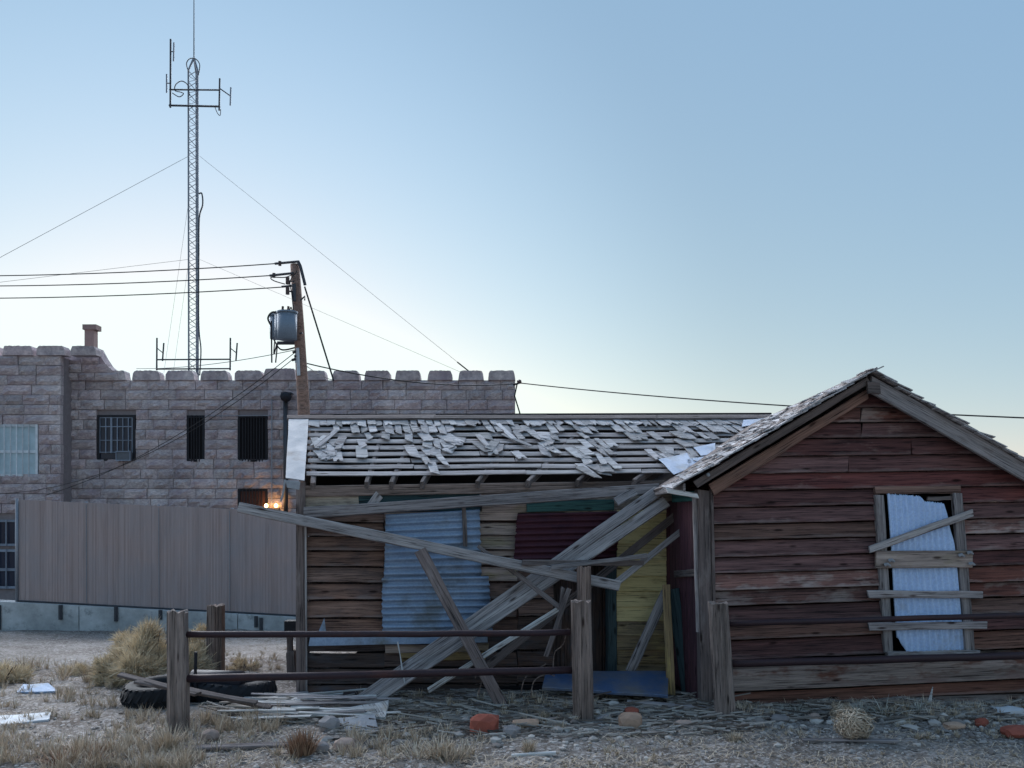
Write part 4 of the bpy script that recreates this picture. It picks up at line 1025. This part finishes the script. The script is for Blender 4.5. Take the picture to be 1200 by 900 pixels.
flat('scrap_sheet', ((-6, 842), (60, 838), (56, 846), (-8, 852)), (.03, .03, .02, .02), 'rubbish', 'white flat sheet lying in dry grass at the left edge', 'sheet', seg=4, jag=.02)
flat('scrap_sheet', ((26, 806), (58, 805), (66, 812), (20, 813)), (.04, .05, .02, .01), 'tin', 'small pale blue tin scrap lying at far left', 'sheet', seg=3, jag=.02)
for (a, b, w, m_, l) in (((215, 879), (345, 876), .08, 'dark_wood', 'dark board flat on the ground at the bottom left'), ((940, 870), (1052, 872), .05, 'grey_wood', 'grey stick flat on the gravel before the shed'), ((600, 888), (652, 886), .03, 'pale_wood', 'thin pale stick on the gravel below the middle post'),
                      ((735, 824), (842, 834), .07, 'grey_wood', 'grey board half buried right of the middle post'), ((700, 818), (760, 812), .06, 'grey_wood', 'short grey board under the blue metal panel'), ((862, 842), (905, 845), .06, 'dark_wood', 'dark stick on the ground right of the right post'),
                      ((470, 826), (560, 818), .07, 'grey_wood', 'grey board flat at the foot of the sloping boards'), ((700, 845), (725, 838), .04, 'grey_wood', 'short stick lying right of the middle post foot'), ((640, 846), (702, 838), .04, 'tan_wall', 'tan stick lying at the foot of the middle post')):
    tag(board('ground_board', G(*a, .03), G(*b, .04), w, .025, M[m_], None, face=UP, seg=4), l, 'board')
# litter of splinters under the shack front
vs, fs = [], []
for k in range(2300):
    u, v = random.choice([(rnd(420, 840), rnd(812, 838)), (rnd(250, 470), rnd(818, 850)), (rnd(860, 1200), rnd(826, 846)), (rnd(380, 880), rnd(835, 865))])
    p = G(u, v, .02); an = rnd(-.5, .5) + (math.pi if random.random() < .5 else 0); L = rnd(.04, .3) * rnd(.4, 1) * (2.2 if random.random() < .06 else 1); d = Vector((math.cos(an), math.sin(an) * .6, rnd(-.1, .22)))
    w_ = Vector((-d.y, d.x, 0)).normalized() * rnd(.004, .016); n = len(vs)
    zz = Vector((0, 0, .01))
    vs += [p - w_, p + w_, p + d * L + w_ * .6, p + d * L - w_ * .6, p - w_ + zz, p + w_ + zz, p + d * L + w_ * .6 + zz, p + d * L - w_ * .6 + zz]
    fs += [tuple(n + x for x in f) for f in ((0, 3, 2, 1), (4, 5, 6, 7), (0, 1, 5, 4), (2, 3, 7, 6), (0, 4, 7, 3), (1, 2, 6, 5))]
def splinter_mat():
    m, nt, b = newmat('mixed_wood_splinters', .9); g = nd(nt, 'ShaderNodeNewGeometry')
    c = ramp(nt, g.outputs['Random Per Island'], .1, 1, (.09, .07, .06), (.44, .41, .38)); nt.links.new(c, b.inputs['Base Color']); return m
o = meshobj('wood_splinters', vs, fs, splinter_mat()); tag(o, 'grey wood splinters littering the ground before the shacks', 'splinters', kind='stuff')

# ------------------------------------------------------------------ stones and bricks
def rock(name, u, v, sx, sy, sz, mat, label, boxy=0, seed=0, cat='stone', group=None, rz=0, amp=.25):
    me = rock_mesh(name, sx, sy, sz, seed or rnd(0, 99), M[mat], boxy, amp=amp); p = G(u, v, sz * .55)
    o = shared(name, me, None, Matrix.Translation(p) @ Matrix.Rotation(rz, 4, 'Z')); return tag(o, label, cat, group)
rock('brick_block', 568, 858, .13, .10, .105, 'brick_red', 'broken red brick block on the ground under the leaning dark plank', .85, 3, 'brick', amp=.12)
rock('stone_block', 738, 852, .11, .09, .085, 'block_tan', 'squarish tan stone block between the middle and right posts', .8, 4, 'stone', amp=.15)
rock('brick_chunk', 740, 838, .07, .06, .05, 'brick_red', 'dull red brick chunk behind the squarish tan block', .6, 5, 'brick')
rock('stone', 246, 868, .085, .07, .065, 'rock_warm', 'pale tan stone at the foot of the left fence post', .2, 6)
rock('stone', 600, 862, .085, .07, .06, 'rock', 'grey stone just right of the red brick block', .3, 7)
rock('brick_slab', 617, 850, .13, .08, .035, 'block_tan', 'flat pinkish brick slab right of the red brick block', .7, 8, 'brick')
rock('stone', 386, 856, .10, .08, .08, 'rock', 'grey stone under the pale wedge shaped scrap', .3, 9)
rock('stone', 405, 878, .10, .08, .06, 'rock_warm', 'pale stone left of the bottom centre grass clump', .3, 10)
rock('stone', 377, 880, .06, .05, .05, 'rock', 'small dark stone beside the brown stem clump', .3, 11)
rock('stone', 1193, 862, .15, .10, .06, 'brick_red', 'flat red stone at the right edge of the ground', .3, 12)
rock('stone', 1182, 838, .14, .10, .06, 'rubbish', 'whitish crumpled lump by the shed base at right', .2, 13, amp=.5)
rock('stone', 912, 845, .10, .06, .04, 'rock', 'flat grey stone in front of the shed left part', .3, 14)
rock('stone', 955, 845, .06, .06, .05, 'rock_warm', 'small tan stone left of the round tumbleweed', .3, 15)
rock('stone', 1118, 853, .10, .08, .035, 'block_tan', 'low pinkish stone right of the round tumbleweed', .4, 16)
rock('stone', 802, 850, .09, .06, .03, 'rock_warm', 'flat tan stone left of the right fence post', .4, 17)
rock('stone', 1150, 850, .06, .05, .045, 'brick_red', 'small dark red stone by the pale tuft at right', .3, 18)
tag(tube('white_stake', [P(1089, 824, 8.55), P(1093, 805, 8.65)], .02, M['pale_wood'], None, 5, r1=.004), 'pointed pale splinter standing before the shed base', 'stake')
# pebbles as one cover
def pebbles():
    bm = bmesh.new(); bmesh.ops.create_icosphere(bm, subdivisions=1, radius=1)
    bv = [v.co.copy() for v in bm.verts]; bf = [tuple(v.index for v in f.verts) for f in bm.faces]; bm.free()
    vs, fs = [], []
    for k in range(4200):
        v = 822 + 90 * random.random() ** .8; u = rnd(-30, 1230)
        if u < 340 and v < 850 and random.random() < .6: continue
        p = G(u, v); s = rnd(.005, .014) if random.random() < .965 else rnd(.015, .034); n = len(vs)
        a, b, c = rnd(.7, 1.4), rnd(.7, 1.4), rnd(.5, .9); rz = rnd(0, 3)
        for q in bv:
            j = 1 + rnd(-.2, .2); vs.append((p.x + s * j * (q.x * a * math.cos(rz) - q.y * b * math.sin(rz)), p.y + s * j * (q.x * a * math.sin(rz) + q.y * b * math.cos(rz)), p.z + s * j * c * q.z + s * .2))
        fs += [tuple(n + x for x in f) for f in bf]
    o = meshobj('gravel', vs, fs, M['pebble']); tag(o, 'grey gravel and small stones strewn over the foreground', 'gravel', kind='stuff')
def peb_mat():
    m, nt, b = newmat('mixed_gravel', .9)
    g = nd(nt, 'ShaderNodeNewGeometry'); c = ramp(nt, g.outputs['Random Per Island'], .1, .95, (.17, .15, .14), (.50, .46, .43))
    nt.links.new(c, b.inputs['Base Color']); return m
M['pebble'] = peb_mat()
pebbles()
def rubble():
    bm = bmesh.new(); bmesh.ops.create_icosphere(bm, subdivisions=1, radius=1)
    bv = [v.co.copy() for v in bm.verts]; bf = [tuple(v.index for v in f.verts) for f in bm.faces]; bm.free()
    vs, fs = [], []
    for k in range(900):
        u, v = random.choice([(rnd(380, 860), random.gauss(832, 9)), (rnd(860, 1220), random.gauss(840, 7)), (rnd(340, 700), random.gauss(855, 10)), (rnd(700, 1220), random.gauss(852, 9))])
        if v < 812: continue
        p = G(u, v); s_ = rnd(.012, .03) if random.random() < .8 else rnd(.03, .06); n = len(vs); rz = rnd(0, 3)
        a, b, c = rnd(.6, 1.6), rnd(.6, 1.3), rnd(.3, .8); sk = [rnd(.7, 1.25) for _ in bv]
        for q, j in zip(bv, sk):
            m_ = max(abs(q.x), abs(q.y), abs(q.z)); q = q / m_ * .5 + q * .5
            vs.append((p.x + s_ * j * (q.x * a * math.cos(rz) - q.y * b * math.sin(rz)), p.y + s_ * j * (q.x * a * math.sin(rz) + q.y * b * math.cos(rz)), p.z + s_ * j * c * q.z + s_ * .15))
        fs += [tuple(n + x for x in f) for f in bf]
    o = meshobj('rubble', vs, fs, M['pebble']); tag(o, 'broken stone and brick rubble along the foot of the sheds', 'rubble', kind='stuff')
rubble()

# ------------------------------------------------------------------ dry plants
def blades(vs, fs, tone, base, n, h, spread, w, curl=.5, up=.8, tn=(0, 1)):
    for k in range(n):
        an = rnd(0, 2 * math.pi); rr = spread * random.random() ** .7
        b = base + Vector((math.cos(an) * rr * .35, math.sin(an) * rr * .35, 0))
        L = h * rnd(.45, 1.1); out = Vector((math.cos(an), math.sin(an), 0)) * (rr / max(h, .01)) + Vector((rnd(-.15, .15), rnd(-.15, .15), 0))
        d = (out + Vector((0, 0, up))).normalized(); side = Vector((-math.sin(an + rnd(-1, 1)), math.cos(an), 0)).normalized() * w * rnd(.6, 1.3)
        m1 = b + d * L * .55; tip = m1 + (d + out * curl + Vector((0, 0, -.25 * curl))).normalized() * L * .45
        i = len(vs); vs += [b - side, b + side, m1 + side * .8, m1 - side * .8, tip]
        fs += [(i, i + 1, i + 2, i + 3), (i + 3, i + 2, i + 4)]; t = rnd(*tn); tone += [t] * 5
def plantobj(name, vs, fs, tone, mat, loc=None):
    c = loc or Vector((0, 0, 0))
    o = meshobj(name, [v - c for v in vs], fs, mat, None, Matrix.Translation(c))
    at = o.data.attributes.new('tone', 'FLOAT', 'POINT'); at.data.foreach_set('value', tone); return o
def grass():
    vs, fs, tn = [], [], []
    zones = [(-30, 230, 868, 905, 330, .13), (150, 345, 845, 905, 130, .14), (-30, 215, 838, 868, 150, .10), (-30, 140, 795, 830, 120, .13), (100, 340, 775, 800, 110, .12), (250, 330, 838, 860, 60, .15), (400, 570, 858, 890, 150, .12),
             (380, 720, 838, 856, 120, .08), (560, 720, 820, 840, 60, .09), (860, 1210, 828, 842, 170, .10), (690, 830, 868, 895, 50, .05), (600, 1210, 880, 905, 90, .04), (880, 1200, 845, 866, 80, .06), (420, 640, 815, 830, 70, .10), (200, 350, 760, 780, 60, .1), (-30, 130, 780, 800, 90, .2)]
    for (u0, u1, v0, v1, n, h) in zones:
        for k in range(n):
            p = G(rnd(u0, u1), rnd(v0, v1), -.005); hh = h * rnd(.5, 1.4)
            if mnoise.noise(Vector((p.x * 1.6, p.y * 1.6, 0))) < -.12 and random.random() < .8: continue
            blades(vs, fs, tn, p, random.randint(9, 24), hh, hh * rnd(.4, .9), .0035, tn=(0, .9))
    for k in range(9000):    # flattened straw and stems lying on the dirt
        u, v = rnd(-30, 1230), 815 + 92 * random.random() ** .9
        if u < 340 and random.random() < .4: v = rnd(785, 900)
        p = G(u, v, .006)
        if mnoise.noise(Vector((p.x * 1.1, p.y * 1.3, 5))) < -.05: continue
        an = rnd(0, 6.28); L = rnd(.04, .16); d = Vector((math.cos(an), math.sin(an), rnd(-.02, .25))) * L; sd = Vector((-math.sin(an), math.cos(an), 0)) * .0028
        i = len(vs); vs += [p - sd, p + sd, p + d * .5 + sd + Vector((0, 0, .012)), p + d * .5 - sd + Vector((0, 0, .012)), p + d]
        fs += [(i, i + 1, i + 2, i + 3), (i + 3, i + 2, i + 4)]; t = rnd(0, .8); tn += [t] * 5
    o = plantobj('dry_grass', vs, fs, tn, M['straw']); tag(o, 'sparse dry straw coloured grass over the bare ground', 'grass', kind='stuff')
grass()
def tuft(name, u, v, n, h, sp, mat, label, cat='grass tuft', w=.004, curl=.5, up=.8, clumps=1, group=None):
    vs, fs, tn = [], [], []; p = G(u, v, -.01)
    for k in range(clumps):
        q = p + Vector((rnd(-1, 1) * sp * .5, rnd(-.5, .5) * sp * .5, 0)) if clumps > 1 else p
        blades(vs, fs, tn, q, n // clumps, h * rnd(.7, 1.1), sp * (.6 if clumps > 1 else 1), w, curl, up)
    tag(plantobj(name, vs, fs, tn, M[mat], p), label, cat, group)
tuft('grass_tuft', 357, 886, 420, .27, .16, 'straw_brown', 'dense reddish brown clump of dead stems at bottom left of centre', w=.005, clumps=5)
tuft('grass_tuft', 209, 880, 220, .27, .22, 'straw', 'tall straw grass tuft at the foot of the left fence post', clumps=4)
tuft('grass_tuft', 248, 848, 160, .2, .2, 'straw', 'straw tuft right of the left fence post by the tyre', clumps=3)
tuft('grass_tuft', 862, 868, 150, .13, .13, 'straw', 'pale straw tuft at the foot of the right fence post', clumps=2)
tuft('grass_tuft', 622, 880, 160, .16, .13, 'straw', 'pale straw tuft below the flat pinkish slab', clumps=2)
tuft('grass_tuft', 500, 888, 420, .20, .5, 'straw', 'wide low straw clump at the bottom centre', clumps=10)
tuft('grass_tuft', 1078, 864, 110, .09, .12, 'straw', 'small pale tuft right of the low pinkish stone', clumps=2)
tuft('grass_tuft', 90, 892, 260, .17, .35, 'straw_brown', 'brownish stem clump at the very bottom left', clumps=6)
tuft('weed', 1020, 840, 220, .22, .35, 'sage_grey', 'grey leafless weed behind the round tumbleweed', 'weed', clumps=5)
tuft('weed', 925, 836, 120, .14, .3, 'sage_grey', 'low grey weed along the shed base left of the tumbleweed', 'weed', clumps=5)
tuft('weed', 1085, 836, 120, .17, .3, 'sage_grey', 'grey weed along the shed base by the pointed splinter', 'weed', clumps=5)
tuft('weed', 270, 872, 120, .10, .2, 'straw', 'short straw weed right of the pale tan stone', 'weed', clumps=3)
def bush(name, u, v, n, rad, h, mat, label):
    vs, fs, tn = [], [], []; p = G(u, v, -.02)
    lobes = []
    for k in range(20):     # woody stems fan out, each ends in its own spray of fine twigs
        an = rnd(0, 2 * math.pi); el = math.asin(rnd(.15, 1)); q = rnd(.55, .95)
        lobes.append((p + Vector((math.cos(an) * math.cos(el) * rad * q, math.sin(an) * math.cos(el) * rad * q, math.sin(el) * h * q * rnd(.7, 1.05))), rad * rnd(.28, .48), rnd(.55, 1)))
    for k in range(n):
        c, r, tone = random.choice(lobes)
        d = Vector((random.gauss(0, 1), random.gauss(0, 1), random.gauss(.55, .9))).normalized()
        axis = (c - p).normalized(); d = (d + axis * .6).normalized()
        b = c - axis * r * rnd(.2, .9) + Vector((rnd(-1, 1), rnd(-1, 1), rnd(-1, 1))) * r * .25
        L = r * rnd(.4, 1.15); tip = b + d * L
        if tip.z < p.z: continue
        side = d.cross(Vector((rnd(-1, 1), rnd(-1, 1), rnd(-1, 1)))).normalized() * rnd(.0022, .0045)
        m1 = lerp(b, tip, .6) + Vector((rnd(-1, 1), rnd(-1, 1), rnd(-.3, 1))) * L * .08
        i = len(vs); vs += [b - side * .7, b + side * .7, m1 + side, m1 - side, tip]
        fs += [(i, i + 1, i + 2, i + 3), (i + 3, i + 2, i + 4)]; tn += [min(1, max(0, tone * rnd(.35, 1.25)))] * 5
    o = plantobj(name, vs, fs, tn, M[mat], p); tag(o, label, 'bush')
    st = []
    sv, sf = [], []
    for k in range(14):
        an = rnd(0, 6.28); el = rnd(.5, 1.4); d = Vector((math.cos(an) * math.cos(el) * rad, math.sin(an) * math.cos(el) * rad, math.sin(el) * h))
        tube_geo([Vector((0, 0, 0)), d * .35 + Vector((rnd(-.03, .03), 0, 0)), d * .8], .012, 4, sv, sf, r1=.004)
    meshobj('stem', sv, sf, M['dark_wood'], o, Matrix.Translation(p))
bush('dry_bush', 176, 797, 30000, .66, .84, 'sage', 'large rounded dry straw coloured bush behind the left fence post')
bush('dry_bush', 137, 799, 5000, .32, .40, 'sage', 'smaller dry bush at the left foot of the large rounded bush')
bush('dry_bush', 228, 792, 7000, .36, .70, 'sage', 'pale upright bush between the left fence post and the lone post')
bush('dry_bush', 4, 800, 3200, .36, .30, 'sage', 'low dry bush at the far left edge')
bush('dry_bush', 88, 790, 1500, .22, .16, 'sage', 'low tuft of dry brush left of the smaller dry bush')
bush('dry_bush', 285, 785, 1200, .22, .2, 'sage', 'low dry brush right of the lone post')
def tumble(u, v, r, n, label):
    vs, fs = [], []; c = G(u, v, r * .85)
    for k in range(n):
        d = Vector((random.gauss(0, 1), random.gauss(0, 1), random.gauss(0, 1))).normalized() * r * rnd(.45, 1.0)
        t = d.orthogonal().normalized(); t = (Matrix.Rotation(rnd(0, 6.28), 3, d.normalized()) @ t)
        L = r * rnd(.3, .7); pts = [d - t * L * .5 - d * .12, d, d + t * L * .5 + d * rnd(-.2, .15)]
        for q in pts: q.z *= .85
        s = t.cross(d).normalized() * .003; s2 = d.normalized() * .002; i = len(vs)
        for q in pts: vs += [c + q - s, c + q + s + s2]
        fs += [(i, i + 1, i + 3, i + 2), (i + 2, i + 3, i + 5, i + 4)]
    tn = []
    for k in range(n): tn += [rnd(0, 1)] * 6
    tag(plantobj('tumbleweed', vs, fs, tn, M['straw'], c), label, 'tumbleweed')
tumble(1000, 868, .17, 1500, 'round tan tumbleweed on the gravel before the shed')
tumble(986, 846, .12, 600, 'smaller paler tumbleweed just behind the round one')
# wire loops in the rubble
for k, pts in enumerate((((610, 815), (615, 795), (628, 785), (640, 778)), ((622, 816), (626, 798), (640, 790), (650, 792)), ((560, 814), (566, 790), (560, 770), (557, 795)))):
    tag(tube('wire_loop', arc([P(u, v, 8.7) for u, v in pts]), .007, M['post_wood'], None, 4), ['outer curved twig rising left of the blue metal panel', 'inner curved twig rising left of the blue metal panel', 'thin pale twig upright beside the dark leaning plank'][k], 'twig')
tag(tube('wire_loop', arc([P(665, 736, 8.4), P(660, 755, 8.45), P(650, 765, 8.5), P(648, 785, 8.5)]), .006, M['post_wood'], None, 4), 'curved wire hanging from the upper rail near the middle post', 'wire')
print('shingles', nsh, cnt)
